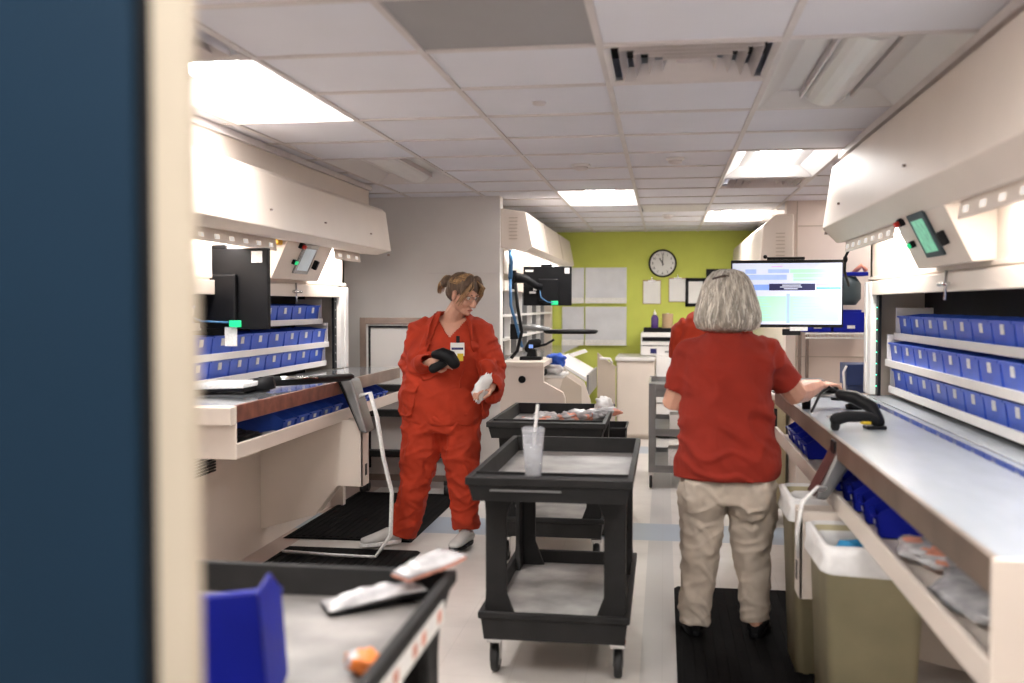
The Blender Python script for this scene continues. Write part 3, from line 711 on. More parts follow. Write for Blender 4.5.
# ---------------- bench things, green-screen carousel ----------------
o = thing('barcode_scanner', 'black and yellow handheld barcode scanner lying on the steel bench', 'barcode scanner', (.76, 4.20, 1.0), R(8))
q = MB(); q.tube([(.10, .02, .035), (.085, .06, .085), (.03, .10, .12), (-.02, .10, .13)], [.030, .035, .036, .03], round_=True, flat=.8)
q.make('head', 'black', o)
MB().tube([(.10, .02, .03), (.05, 0, .052), (-.04, -.02, .055), (-.085, -.03, .045)], [.026, .022, .024, .026], round_=True, flat=.9).tube([(-.085, -.03, .05), (-.088, -.03, .014)], [.020, .018], round_=True).make('grip', 'black_matt', o)
MB().tube([(.02, -.012, .034), (.06, -.005, .03)], .012, flat=.6).make('trim_band', 'scanner_yellow', o)
MB().tube([(-.02, .10, .13), (-.06, .14, .16), (-.05, .3, .12), (-.03, .5, .02)], .006).make('cable', 'black', o)
MB().box(.05, .13, 0, .06, 0, .014).make('foot', 'black', o, .004)
o = thing('mouse_tray', 'grey oval mouse platform on a black arm under the woman\'s hand', 'mouse tray', (.80, 5.02, 1.0))
MB().rings([(0, 0, .062, .125, .085), (0, 0, .068, .13, .09), (0, 0, .076, .13, .09), (0, 0, .08, .12, .08)], e=2).make('platform', 'cart_steel', o)
MB().tube([(.0, 0, .058), (.10, .02, .05), (.13, .03, .02)], .016).lathe([(.04, 0), (.045, .02), (.02, .03)], (.11, .02, 0)).make('arm', 'black', o)
MB().lathe([(.02, 0), (.022, .06), (.016, .065), (.016, .075)], (-.12, -.01, 0)).make('knob', 'black', o)
tag(MB().rings([(.0, 0, 0, .030, .055), (0, 0, .012, .032, .058), (0, .005, .028, .026, .045), (0, .008, .034, .012, .025)], e=2).make('computer_mouse', 'black', None, 0, (.80, 5.02, 1.081)), 'black computer mouse under the grey-haired woman\'s hand', 'mouse')
tag(flat_packet('paper_sheet', 'white label sheet lying on the steel bench between scanner and hand', 'paper', (.83, 4.62, 1.002), .20, .10, .3, 'label', 'label', 2))
def stack_bins(pts, label, dims=(.16, .24, .15), m='blue_deep', rot=0, group=None, lab=True, front=.5):
    p = make_bin(*dims, m, lab, front)
    for k, pt in enumerate(pts):
        c = p if k == 0 else copy_tree(p)
        c.location = pt[:3]; c.rotation_euler = (0, 0, rot if len(pt) < 4 else pt[3])
        c['label'] = label % ORD[k]
        if group: c['group'] = group
stack_bins([(.70, 4.30-.21*k, .748, R(-8)) for k in range(5)], '%s deep blue bin from the terminal on the shelf under the green-screen bench', (.17, .26, .14), 'blue_deep', 0, 'bins on the shelf under the green-screen bench')
stack_bins([(.70, 5.75-.2*k, .748, 0) for k in range(4)], '%s blue bin from the far end under the green-screen bench', (.17, .26, .14), 'blue_deep', 0, 'far bins under the green-screen bench')
crumple('plastic_packet', 'bag_plastic', 'pinkish clear packet on the under-shelf next to the deep blue bins', 'packet', (.80, 3.10, .747), (.11, .17, .03), 0, 6, .3, None, ('salmon', .15))
crumple('plastic_bag', 'bag_plastic', 'long grey clear bag nearest the open end of the under-shelf', 'bag', (.83, 2.62, .747), (.13, .28, .022), 0, 8, .3)
# under the grey-screen bench
stack_bins([(-1.99, 5.15+.20*k, .825, pi) for k in range(5)], '%s blue bin from the near end on the shelf under the grey-screen bench', (.17, .26, .13), 'blue_bin', pi, 'near bins under the grey-screen bench')
stack_bins([(-1.99, 6.25+.15*k, .825, pi) for k in range(6)], '%s small blue bin beyond the terminal under the grey-screen bench', (.12, .22, .11), 'blue_bin', pi, 'far bins under the grey-screen bench')
crumple('cable_bundle', 'black', 'black tangle of cable at the near end of the under-shelf', 'cable', (-2.07, 4.65, .822), (.09, .2, .03), 0, 5, .5)
crumple('paper_scrap', 'bag_white', 'white and red wrapper on the under-shelf beside the black cable', 'wrapper', (-2.0, 4.93, .822), (.05, .12, .012), 0, 5, .4, None, ('red_plastic', .25))

# ---------------- second carousel past the grey wall ----------------
o = thing('rear_carousel', 'cream carousel past the grey wall corner, with louvred hood end', 'storage carousel', (0, 0, 0))
q = MB(); q.box(-1.75, -1.50, 8.2, 12.1, 0, 2.3); q.box(-1.5, -1.33, 8.205, 8.26, 1.04, 2.3); q.box(-1.5, -1.33, 12.0, 12.1, 0, 2.3); q.make('housing', 'cream', o, .004)
q = MB(); q.prism([(-1.31, 1.965), (-1.10, 1.93), (-1.05, 1.97), (-1.105, 2.25), (-1.31, 2.28)], 'y', 8.08, 11.9); hd = q.make('hood', 'cream', o, .006)
q = MB()
for k in range(7): q.box(-1.24, -1.17, 8.072, 8.081, 2.03+.028*k, 2.038+.028*k)
q.make('louvre', 'cream_dark', hd)
q = MB()
for y in (9.3, 10.6): q.prism([(-1.049, 1.97), (-1.045, 1.97), (-1.10, 2.25), (-1.104, 2.25)], 'y', y, y+.01)
q.make('hood_joint', 'cream_dark', o)
MB().box(-1.33, -1.29, 8.2, 12.0, 1.62, 1.70).box(-1.33, -1.30, 8.2, 12.0, 1.76, 1.95).make('upper_rail', 'cream', o, .003)
MB().tube([(-1.24, 8.3, 1.93), (-1.24, 11.7, 1.93)], .014).make('hood_lamp', 'hood_lamp', o)
MB().box(-1.49, -1.48, 8.26, 12.0, 1.04, 1.62).make('shaft_liner', 'board', o)
for k in range(9):
    MB().box(-1.47, -1.34, 8.45+.36*k, 8.47+.36*k, 1.06, 1.62).make('divider', 'white_metal' if k % 2 else 'cart_steel', o)
for z in (1.22, 1.42): MB().box(-1.46, -1.32, 8.27, 12.0, z-.02, z).make('tray', 'white_metal', o)
q = MB(); q.prism([(-1.31, 0), (-.78, 0), (-.78, .75), (-.80, .80), (-.955, .88), (-.955, 1.0), (-1.31, 1.0)], 'y', 8.06, 8.10)
q.make('end_panel', 'cream', o, .003)
MB().box(-1.31, -.955, 8.05, 8.9, 1.0, 1.04).make('worktop', 'cream', o, .003)
MB().box(-1.50, -1.0, 8.9, 12.0, .98, 1.02).make('rear_worktop', 'steel', o, .003)
MB().lathe([(.03, 0), (.03, .008), (.02, .012)], (0, 0, 0), None, 16, Matrix.Translation((-1.13, 8.055, .90)) @ Matrix.Rotation(pi/2, 4, 'X')).make('round_knob', 'black', o)
q = MB(); q.prism([(-1.2, .0), (-.66, 0), (-.66, .62), (-.72, .80), (-.98, .97), (-1.2, .99)], 'y', 9.2, 9.24); q.make('side_panel', 'cream', o, .003)
q = MB(); q.prism([(-.98, .60), (-.74, .55), (-.74, .76), (-.9, .86)], 'y', 9.185, 9.2); q.make('recess', 'cream_dark', o)
MB().prism([(-1.0, .985), (-.98, 1.0), (-.70, .84), (-.70, .80)], 'y', 9.2, 10.4).make('sloped_top', 'white_metal', o, .003)
MB().box(-.70, -.68, 9.25, 10.4, .66, .86).make('front_rim', 'cart_steel', o, .003)
MB().prism([(-.69, 0), (-.50, 0), (-.50, .84), (-.69, .985)], 'y', 10.6, 10.63).prism([(-.69, .985), (-.50, .84), (-.49, .85), (-.69, 1.0)], 'y', 10.58, 10.65).make('far_panel', 'cream_dark', o, .002)
MB().prism([(-1.0, .985), (-.80, 1.05), (-.77, 1.02), (-.97, .95)], 'y', 10.3, 10.34).tube([(-.62, 9.9, .98), (-.52, 9.9, .975), (-.50, 9.9, .93)], .012).make('handle', 'white_metal', o)
# monitor and keyboard arm
m2 = monitor_back((-1.0, 8.72, 1.665), R(8), .42, .34, 'black monitor on a wall arm past the grey wall corner, with a green plug')
MB().box(.03, .09, -.035, -.02, -.165, -.13).make('plug', 'green_button', m2, .003)
MB().tube([(-.07, -.03, 0), (-.06, -.05, -.1), (.0, -.05, -.14), (.05, -.035, -.145)], .005).make('network_cable', 'blue_wire', m2)
MB().tube([(-.29, -.12, .07), (-.20, -.10, .06), (-.10, -.06, .0), (-.06, -.03, -.01)], [.05, .04, .03, .03]).box(-.33, -.27, -.15, -.09, -.03, .13).make('arm', 'black', m2)
o = thing('keyboard_arm', 'black keyboard tray on its arm below the monitor past the grey corner', 'support arm', (-1.2, 8.5, 1.27))
MB().rings([(.42, .02, -.012, .21, .12), (.42, .02, .0, .23, .13), (.42, .02, .016, .23, .13), (.42, .02, .022, .21, .12)], e=3).make('tray', 'black', o)
MB().tube([(-.05, 0, .03), (.1, .0, .04), (.24, .02, .02)], [.03, .028, .02]).make('arm', 'cart_steel', o)
MB().box(-.09, -.02, -.04, .04, -.06, .07).make('mount', 'black', o, .006)
q = MB(); q.tube([(-1.27, 8.35, 2.0), (-1.26, 8.32, 1.85), (-1.27, 8.34, 1.72)], .018); q.tube([(-1.27, 8.34, 1.72), (-1.26, 8.3, 1.5), (-1.20, 8.28, 1.3), (-1.16, 8.27, 1.15)], .012)
tag(q.make('cable_loom', 'blue_wire'), 'blue and dark cable hanging down beside the rear monitor arm', 'cable')
tag(MB().tube([(-1.22, 8.3, 1.68), (-1.20, 8.27, 1.5), (-1.16, 8.25, 1.28), (-1.2, 8.27, 1.12), (-1.25, 8.25, 1.06)], .014).make('hose', 'black'), 'black hose looping below the rear monitor arm', 'hose')
o = thing('scanner_cradle', 'black scanner resting in its cradle on the worktop past the grey corner', 'barcode scanner', (-1.10, 8.4, 1.04))
MB().box(-.09, .09, -.07, .07, 0, .03).prism([(-.04, .03), (.05, .03), (.04, .09), (-.02, .09)], 'y', -.04, .04).make('cradle', 'black', o, .006)
MB().tube([(-.03, 0, .09), (.0, -.01, .14), (.06, -.03, .15)], [.03, .035, .03], round_=True).make('head', 'black_matt', o)
MB().tube([(.0, 0, .10), (.12, .02, .13), (.19, .02, .17)], .010).make('stylus', 'black', o)
MB().box(-.015, .02, -.046, -.04, .10, .13).make('display', 'sc_blue', o)
crumple('blue_cloth', 'blue_cloth', 'bright blue cloth on the low worktop edge past the grey corner', 'cloth', (-.93, 8.75, .96), (.085, .09, .06), .4, 3, .45)
crumple('white_cloth', 'bag_white', 'white cloth bundled under the bright blue cloth', 'cloth', (-.93, 8.58, .905), (.075, .06, .045), .2, 7, .3)
tag(MB().box(-1.0, -.84, 8.5, 9.0, .88, .905).make('ledge_shelf', 'white_metal', None, .003), 'narrow white ledge carrying the blue and white cloths', 'shelf')
crumple('black_pouch', 'black', 'small black pouch beside the white cloth bundle', 'pouch', (-1.0, 8.46, .905), (.03, .03, .03), 0, 2, .3)

# ---------------- framed display behind the first woman ----------------
o = thing('glass_front_rack', 'dark framed rack with pale panel on casters by the grey wall', 'rack', (0, 0, 0))
MB().box(-2.40, -2.35, 7.78, 7.83, .10, 1.40).box(-1.62, -1.57, 7.78, 7.83, .10, 1.40).box(-2.35, -1.62, 7.78, 7.83, 1.35, 1.40).box(-2.35, -1.62, 7.78, 7.83, .10, .15).make('frame', 'bench_edge', o, .003)
MB().box(-2.33, -2.315, 7.785, 7.80, .2, 1.335).box(-1.655, -1.64, 7.785, 7.80, .2, 1.335).box(-2.33, -1.64, 7.785, 7.80, 1.32, 1.335).make('gasket', 'black', o)
MB().box(-2.35, -1.62, 7.80, 7.815, .15, 1.35).make('panel', 'wall_grey', o)
for z in (.30, .62, .82): MB().box(-2.33, -1.64, 7.70, 7.785, z, z+.05).make('shelf', 'cart_plastic', o, .003)
for x in (-2.36, -1.68):
    for y in (7.72, 7.84): MB().lathe([(.02, -.015), (.045, -.015), (.045, .015), (.02, .015)], (0, 0, 0), 'tyre', 18, Matrix.Translation((x, y, .046)) @ Matrix.Rotation(pi/2, 4, 'Y')).box(x-.022, x+.022, y-.01, y+.01, .085, .12, 'chrome').make('caster', None, o)
MB().lathe([(.03, 0), (.03, .006)], (0, 0, 0), None, 16, Matrix.Translation((-2.0, 7.69, .35)) @ Matrix.Rotation(pi/2, 4, 'X')).make('gauge', 'black', o)

# ---------------- lime wall ----------------
YW = 12.2
def clock(c, r):
    o = thing('wall_clock', 'round black-rimmed wall clock on the lime wall, reading eleven', 'clock', c)
    Mx = Matrix.Rotation(pi/2, 4, 'X')
    MB().lathe([(r, 0), (r, .035), (r*.97, .045), (r*.90, .045), (r*.885, .03), (r*.885, 0)], (0, 0, 0), None, 48, Mx, True, False).make('rim', 'black', o)
    MB().lathe([(r*.89, .0), (r*.89, .03)], (0, 0, 0), None, 48, Mx).make('dial', 'paper', o)
    for h in range(12):
        cu = bpy.data.curves.new('n', 'FONT'); cu.body = str(h if h else 12); cu.size = r*.24; cu.align_x = 'CENTER'; cu.align_y = 'CENTER'; cu.extrude = .0008
        t = bpy.data.objects.new('n', cu); C.objects.link(t); dg = bpy.context.evaluated_depsgraph_get()
        me = bpy.data.meshes.new_from_object(t.evaluated_get(dg)); bpy.data.objects.remove(t)
        me.materials.clear(); me.materials.append(MATS['black']); a = pi/2-h*pi/6
        n = bpy.data.objects.new('numeral', me); C.objects.link(n); n.parent = o; n.rotation_euler = (pi/2, 0, 0); n.location = (r*.70*cos(a), -.0315, r*.70*sin(a))
    for k in range(60):
        pass
    q = MB()
    for k in range(60):
        a = k*pi/30; M = Matrix.Rotation(a, 4, 'Y'); q.box(-.0012, .0012, -.0315, -.0305, r*.82, r*.86, None, M)
    q = q.make('minute_track', 'black', o)
    MB().box(-.006, .006, -.036, -.034, -.02, r*.42, None, Matrix.Rotation(-R(30), 4, 'Y')).make('hour_hand', 'black', o)
    MB().box(-.004, .004, -.039, -.037, -.03, r*.66, None, Matrix.Rotation(R(2), 4, 'Y')).make('minute_hand', 'black', o)
clock((-.02, YW, 1.995), .166)
for x0, x1 in ((-1.22, -.955), (-.94, -.445)):
    for z0, z1, nm in ((1.575, 1.95, 'upper'), (1.07, 1.48, 'lower')):
        pos = 'wide' if x1 > -.9 else 'narrow'
        o = thing('whiteboard', '%s %s whiteboard with a steel tray on the lime wall' % (nm, pos), 'whiteboard', (0, 0, 0))
        MB().box(x0, x1, YW-.02, YW, z0, z1).make('board', 'board', o, .003)
        MB().box(x0, x1, YW-.07, YW, z0-.055, z0-.002).box(x0, x1, YW-.07, YW-.062, z0-.0015, z0+.012).make('tray', 'label', o, .002)
for x, z, lab in ((-.145, 1.665, 'clipboard with white sheet hanging on the lime wall, the one above the purple bottle'), (.16, 1.69, 'clipboard with white sheet hanging higher, next to the black frame')):
    o = thing('clipboard', lab, 'clipboard', (x, YW, z))
    MB().box(-.108, .108, -.012, -.004, -.155, .135).make('board', 'kraft', o, .002)
    MB().box(-.10, .10, -.016, -.0125, -.148, .12).make('sheet', 'paper', o)
    MB().box(-.045, .045, -.028, -.0165, .115, .135).tube([(0, -.02, .135), (0, -.02, .165)], .010).make('clip', 'chrome', o, .002)
    q = MB()
    for k in range(9): q.box(-.07, .07-.02*(k % 3), -.017, -.0162, .08-.022*k, .084-.022*k)
    q.make('ruled_lines', 'label', o)
o = thing('picture_frame', 'black frame holding a white sheet on the lime wall near the woman\'s hair', 'frame', (.37, YW, 1.66))
MB().box(-.12, -.085, -.03, 0, -.18, .16).box(.085, .12, -.03, 0, -.18, .16).box(-.12, .12, -.03, 0, .12, .16).box(-.12, .12, -.03, 0, -.18, -.14).make('frame', 'black', o, .004)
MB().box(-.085, .085, -.012, -.005, -.14, .12).make('sheet', 'paper', o)
o = thing('wall_plaque', 'small black sign high on the lime wall beside the black frame', 'sign', (.61, YW, 1.845))
MB().box(-.12, .12, -.02, 0, -.11, .08).make('panel', 'black', o, .004)
MB().box(-.07, .06, -.0215, -.02, -.005, .008).box(-.07, .03, -.0215, -.02, -.035, -.025).make('faint_text', 'cart_steel', o)
# low cabinet and copier
o = thing('low_cabinet', 'cream floor cabinet in front of the lime wall, beside the copier', 'cabinet', (0, 0, 0))
MB().box(-.52, -.10, 11.3, 12.15, .04, .88).box(-.50, -.12, 11.34, 12.1, 0, .04).make('body', 'cream', o, .004)
MB().box(-.535, -.095, 11.27, 12.17, .88, .92).make('top', 'white_metal', o, .005)
MB().box(-.51, -.11, 11.292, 11.30, .06, .85).make('door', 'cream', o, .004)
o = thing('copier', 'white office copier with black paper slot behind the cream cabinet', 'copier', (0, 0, 0))
MB().box(-.09, .42, 11.4, 12.1, .03, .93).make('lower_body', 'white_metal', o, .01)
MB().box(-.26, .42, 11.45, 12.1, .93, 1.19).make('upper_body', 'white_metal', o, .012)
MB().box(-.24, .40, 11.44, 11.46, 1.095, 1.14).make('paper_slot', 'black', o)
MB().box(-.15, -.08, 11.443, 11.45, .955, 1.01).make('logo_patch', 'sc_navy', o)
MB().box(.01, .12, 11.443, 11.45, .965, .985).make('nameplate', 'cart_steel', o)
MB().box(-.26, .42, 11.44, 11.45, 1.04, 1.046).box(-.08, .42, 11.39, 11.4, .66, .668).box(-.08, .42, 11.39, 11.4, .40, .408).make('panel_joint', 'dark_gap', o)
o = thing('document_tray', 'shallow black tray on top of the copier', 'tray', (.0, 11.75, 1.19))
MB().box(-.23, .33, -.2, .2, 0, .012).box(-.23, .33, -.2, -.188, .012, .05).box(-.23, .33, .188, .2, .012, .05).box(-.23, -.218, -.19, .19, .012, .05).box(.318, .33, -.19, .19, .012, .05).make('basin', 'black', o, .003)
o = thing('spray_bottle', 'purple bottle with white cap standing in the black tray', 'bottle', (-.105, 11.65, 1.202))
MB().lathe([(.038, 0), (.042, .01), (.042, .15), (.03, .175), (.015, .185), (.015, .19)]).make('bottle_body', 'purple', o)
MB().lathe([(.016, .185), (.016, .215), (.006, .22), (.006, .245), (.001, .246)]).make('cap', 'white_metal', o)
o = thing('paper_roll', 'brown kraft paper towel roll standing in the black tray', 'paper roll', (.04, 11.65, 1.202))
MB().lathe([(.06, 0), (.062, .004), (.062, .196), (.06, .2), (.02, .2), (.02, .01)]).make('roll', 'kraft', o)
MB().lathe([(.019, 0), (.019, .205), (.015, .205), (.015, 0)]).make('core', 'label', o)

# ---------------- far right: third carousel hood, wire shelf ----------------
o = thing('hood_carousel', 'cream carousel beyond the large monitor, its hood end louvred', 'storage carousel', (0, 0, 0))
MB().box(1.02, 2.3, 8.96, 12.1, 0, 2.2).make('housing', 'cream', o, .004)
MB().prism([(1.04, 1.79), (.82, 1.75), (.77, 1.80), (.80, 2.15), (.90, 2.24), (1.04, 2.24)], 'y', 8.5, 12.1).make('hood', 'cream', o, .008)
q = MB()
for k in range(9): q.box(.90, .97, 8.492, 8.502, 1.84+.03*k, 1.848+.03*k)
q.make('louvre', 'cream_dark', o)
MB().box(.70, 1.06, 8.97, 12.0, .95, 1.0).box(.72, 1.06, 8.97, 9.0, .3, .95).make('worktop', 'bench_top', o, .003)
MB().tube([(.93, 8.7, 1.74), (.93, 11.8, 1.74)], .014).make('hood_lamp', 'hood_lamp', o)
o = thing('pedestal_unit', 'tall olive-cream pedestal with a slotted top next to the far bench end', 'cabinet', (0, 0, 0))
MB().box(.64, .82, 7.0, 7.4, .12, .86).make('body', 'bin_olive', o, .006)
MB().box(.62, .84, 6.96, 7.42, .86, .90).make('top', 'cream', o, .006)
MB().box(.66, .71, 7.05, 7.2, .9, .903).box(.74, .79, 7.05, 7.2, .9, .903).make('top_slot', 'dark_gap', o)
MB().box(.74, .76, 6.99, 7.0, .40, .80).make('side_slot', 'dark_gap', o)
for y in (7.05, 7.32):
    MB().lathe([(.02, -.02), (.06, -.02), (.065, 0), (.06, .02), (.02, .02)], (0, 0, 0), 'tyre', 20, Matrix.Translation((.70, y, .066)) @ Matrix.Rotation(pi/2, 4, 'Y')).make('wheel', None, o)
o = thing('wire_shelf', 'chrome wire shelf on slotted posts against the cream wall', 'wire shelf', (0, 0, 0))
q = MB()
for y in (8.35, 8.77): q.tube([(1.12, y, 1.27), (2.0, y, 1.27)], .006)
for k in range(26): q.tube([(1.14+.033*k, 8.35, 1.275), (1.14+.033*k, 8.77, 1.275)], .003, n=6)
q.tube([(1.12, 8.35, 1.235), (2.0, 8.35, 1.235)], .006)
for k in range(26): q.tube([(1.13+.033*k, 8.35, 1.27), (1.145+.033*k, 8.35, 1.237)], .003, n=6)
q.make('wire_deck', 'white_metal', o)
for x in (1.13, 1.19): MB().box(x-.012, x+.012, 8.74, 8.77, .2, 1.3).make('post', 'bench_edge', o)
for x0, x1, lab in ((1.12, 1.33, 'open blue bin at the end of the wire shelf, half behind the large monitor'), (1.35, 1.62, 'large deep blue bin on the wire shelf next to the carousel post')):
    o = thing('storage_bin', lab, 'storage bin', ((x0+x1)/2, 8.42, 1.281)); a = (x1-x0)/2; hh = .16 if x0 > 1.3 else .10
    MB().box(-a, a, 0, .3, 0, .006).box(-a, a, 0, .006, .006, hh).box(-a, a, .294, .3, .006, hh+.02).box(-a, -a+.006, .006, .294, .006, hh).box(a-.006, a, .006, .294, .006, hh).make('body', 'blue_deep', o, .003)
    MB().box(-.03, .03, -.003, 0, .03, .055).make('label_card', 'label', o)
o = thing('wall_fan', 'dark grey oval device hanging above the wire shelf bins', 'device', (1.42, 8.55, 1.50))
MB().rings([(0, 0, .0, .12, .10), (0, 0, .05, .16, .12), (0, 0, .17, .16, .12), (0, 0, .23, .12, .10)]).make('shell', 'teal_grey', o)
MB().box(-.17, .2, -.1, .1, .235, .265).make('top_ledge', 'blue_deep', o, .004)
MB().tube([(.1, 0, .26), (.16, -.02, .32), (.2, 0, .28)], .02).make('orange_cap', 'salmon', o)
tag(MB().tube([(1.08, 6.1, 1.87), (1.055, 6.2, 1.78), (1.07, 6.3, 1.70), (1.13, 6.5, 1.62)], .008).ell((1.058, 6.21, 1.77), (.014, .014, .022)).make('hanging_cable', 'black'), 'black cable dropping from the hood end of the green-screen carousel', 'cable')
o = thing('blue_crate', 'dark blue box on the cream side cabinet beyond the end of the bench', 'box', (1.22, 6.9, .92))
MB().box(-.03, .14, 0, .25, .05, .19).box(-.02, .12, .02, .22, 0, .05).make('crate_body', 'navy_bin', o, .004)
MB().tube([(-.04, -.01, .0), (-.05, -.01, .14), (-.03, -.01, .18)], .008).make('wire_handle', 'white_metal', o)
tag(MB().box(.85, 1.5, 6.6, 7.4, .88, .92).box(.84, 1.46, 6.64, 7.36, 0, .88).make('side_table', 'cream', None, .004), 'cream side cabinet carrying the dark blue box', 'cabinet')
tag(MB().box(.86, 1.02, 6.65, 6.85, .92, 1.02, 'cart_steel').box(.88, 1.0, 6.64, 6.65, .94, .99, 'dark_gap').make('label_printer', 'cart_steel', None, .004), 'grey small label printer past the bench end', 'printer')

# ---------------- people ----------------
mat('shoe_white', (.50, .49, .47), .5, var=.1)
def grow(name, mb, mname, parent, vox, smooth=2, fold=None, keep=None, solid=0, mats=None, mi=None):
    """fuse the closed pieces of mb into one continuous surface, fold: p,n -> displacement, keep: face centre -> bool"""
    bmesh.ops.recalc_face_normals(mb.b, faces=mb.b.faces)
    me = bpy.data.meshes.new('t'); mb.b.to_mesh(me); mb.b.free()
    t = bpy.data.objects.new('t', me); C.objects.link(t)
    r = t.modifiers.new('r', 'REMESH'); r.mode = 'VOXEL'; r.voxel_size = vox
    s = t.modifiers.new('s', 'SMOOTH'); s.factor = .5; s.iterations = smooth
    dg = bpy.context.evaluated_depsgraph_get(); dg.update()
    m2 = bpy.data.meshes.new_from_object(t.evaluated_get(dg)); bpy.data.objects.remove(t)
    bm = bmesh.new(); bm.from_mesh(m2)
    if fold:
        bm.normal_update()
        mv = [(v, v.normal.copy(), fold(v.co, v.normal)) for v in bm.verts]
        for v, n, d in mv: v.co += n*d
    if keep:
        dl = [f for f in bm.faces if not keep(f.calc_center_median())]
        bmesh.ops.delete(bm, geom=dl, context='FACES')
    for f in bm.faces:
        f.smooth = True
        if mi: f.material_index = mi(f.calc_center_median())
    bm.to_mesh(m2); bm.free(); m2.name = name
    m2.materials.clear()
    for x in (mats or [mname]): m2.materials.append(MATS[x])
    o = bpy.data.objects.new(name, m2); C.objects.link(o); o.parent = parent
    if solid:
        q = o.modifiers.new('thick', 'SOLIDIFY'); q.thickness = solid; q.offset = 0
    return o
def off(rings, d, z0=None, z1=None):
    return [(a, b, z, max(.01, w+d), max(.01, h+d)) for a, b, z, w, h in rings]
def frame(c, fwd, up=(0, 0, 1)):
    """matrix whose -y looks along fwd, z is up"""
    f = V(fwd).normalized(); y = -f; x = y.cross(V(up)).normalized(); z = x.cross(y)
    return Matrix(((x.x, y.x, z.x, c[0]), (x.y, y.y, z.y, c[1]), (x.z, y.z, z.z, c[2]), (0, 0, 0, 1)))
def add_head(b, M, k=1.0):
    K = M @ Matrix.Scale(k, 4)
    e = lambda c, r: b.ell(c, r, None, K)
    e((0, .012, .035), (.076, .096, .080))        # skull
    e((0, -.012, -.03), (.064, .074, .075))       # face
    e((0, -.045, -.082), (.038, .036, .028))      # jaw and chin
    e((0, -.066, -.098), (.018, .018, .014))
    for s in (-1, 1):
        e((s*.038, -.058, -.035), (.024, .022, .022))   # cheek
        e((s*.028, -.076, .020), (.024, .014, .010))    # brow
        e((s*.010, -.092, -.045), (.0085, .009, .007))  # nostril
        e((s*.076, .006, -.012), (.008, .016, .030))    # ear
        e((s*.080, .004, .008), (.008, .017, .014))
    b.tube([K @ V((0, -.082, .012)), K @ V((0, -.094, -.018)), K @ V((0, -.104, -.040))], [.008*k, .010*k, .013*k], round_=True)
    e((0, -.080, -.069), (.021, .010, .006)); e((0, -.077, -.077), (.017, .010, .006))
def face_parts(M, parent, k=1.0):
    K = M @ Matrix.Scale(k, 4)
    for s in (-1, 1):
        ey = MB().ell((s*.030, -.070, .0), (.0125, .0115, .010), None, K).make('eye', 'eye_white', parent)
        MB().ell((s*.030, -.0795, .0), (.0052, .003, .0052), None, K).make('iris', 'iris', ey)
        MB().tube([K @ V((s*.016, -.0865, .020)), K @ V((s*.030, -.089, .025)), K @ V((s*.044, -.078, .019))], .0028).make('eyebrow', 'hair_root', parent)
    MB().tube([K @ V((-.020, -.083, -.072)), K @ V((0, -.091, -.070)), K @ V((.020, -.083, -.072))], [.003, .0052, .003], round_=True).make('lips', 'lip', parent)
def add_hand(b, M, curl=.5, spread=.06, thumb=.6, mir=1, k=1.0):
    """palm starts at the wrist (origin) and points along +y; palm faces -z; thumb on +x*mir"""
    K = M @ Matrix.Diagonal((mir*k, k, k, 1))
    P = lambda *a: K @ V(a)
    rr = []
    for y, w, h in ((-.015, .026, .019), (.012, .030, .017), (.045, .039, .015), (.078, .041, .013), (.090, .038, .011)):
        rr.append([P(w*cos(t)*1.0, y, h*sin(t)) for t in [2*pi*j/20 for j in range(20)]])
    b.loft(rr)
    b.ell((.024, .03, -.007), (.015, .030, .013), None, K)
    for i, (x, L) in enumerate(((.030, .072), (.010, .080), (-.0105, .074), (-.030, .058))):
        a = spread*(1.5-i)*1.0; p = V((x, .082, 0)); ang = curl*.5; pts = [p-V((0, .02, 0)), p]
        cv = curl*(1+.12*i)
        for j, s in enumerate((.46, .30, .24)):
            d = V((sin(a)*cos(ang), cos(a)*cos(ang), -sin(ang))); p = p+d*L*s; pts.append(p); ang += cv
        b.tube([K @ q for q in pts], [.0092*k, .0092*k, .0086*k, .008*k, .0066*k], round_=True, n=10)
    th = [V((.022, .012, -.004)), V((.044, .034, -.010)), V((.052, .058, -.010-.02*thumb)), V((.050-.02*thumb, .080, -.014-.035*thumb))]
    b.tube([K @ q for q in th], [.013*k, .0115*k, .0100*k, .008*k], round_=True, n=10)
def hand_frame(c, d, palm):
    y = V(d).normalized(); z = -V(palm).normalized(); z = (z-y*z.dot(y)).normalized(); x = y.cross(z)
    return Matrix(((x.x, y.x, z.x, c[0]), (x.y, y.y, z.y, c[1]), (x.z, y.z, z.z, c[2]), (0, 0, 0, 1)))
def ridge(q): return max(0, 1-abs(noise.noise(q))*3.2)
def cloth_fold(amp, seed=0, fz=1.0, fx=1.0):
    """soft drape plus sharp diagonal creases"""
    def f(p, n):
        w = noise.noise(V((p.x*7*fx+seed, p.y*7*fx, p.z*6*fz)))
        k = w*.6
        a = ridge(V((p.x*9*fx+p.z*5*fz+k, p.y*6*fx+seed, p.z*4*fz-p.x*3)))
        c_ = ridge(V((p.x*5*fx-p.z*9*fz+k+7, p.y*8*fx+seed, p.z*5*fz)))
        return amp*(.8*w+.8*a+.55*c_-.5+.18*noise.noise(p*34))
    return f
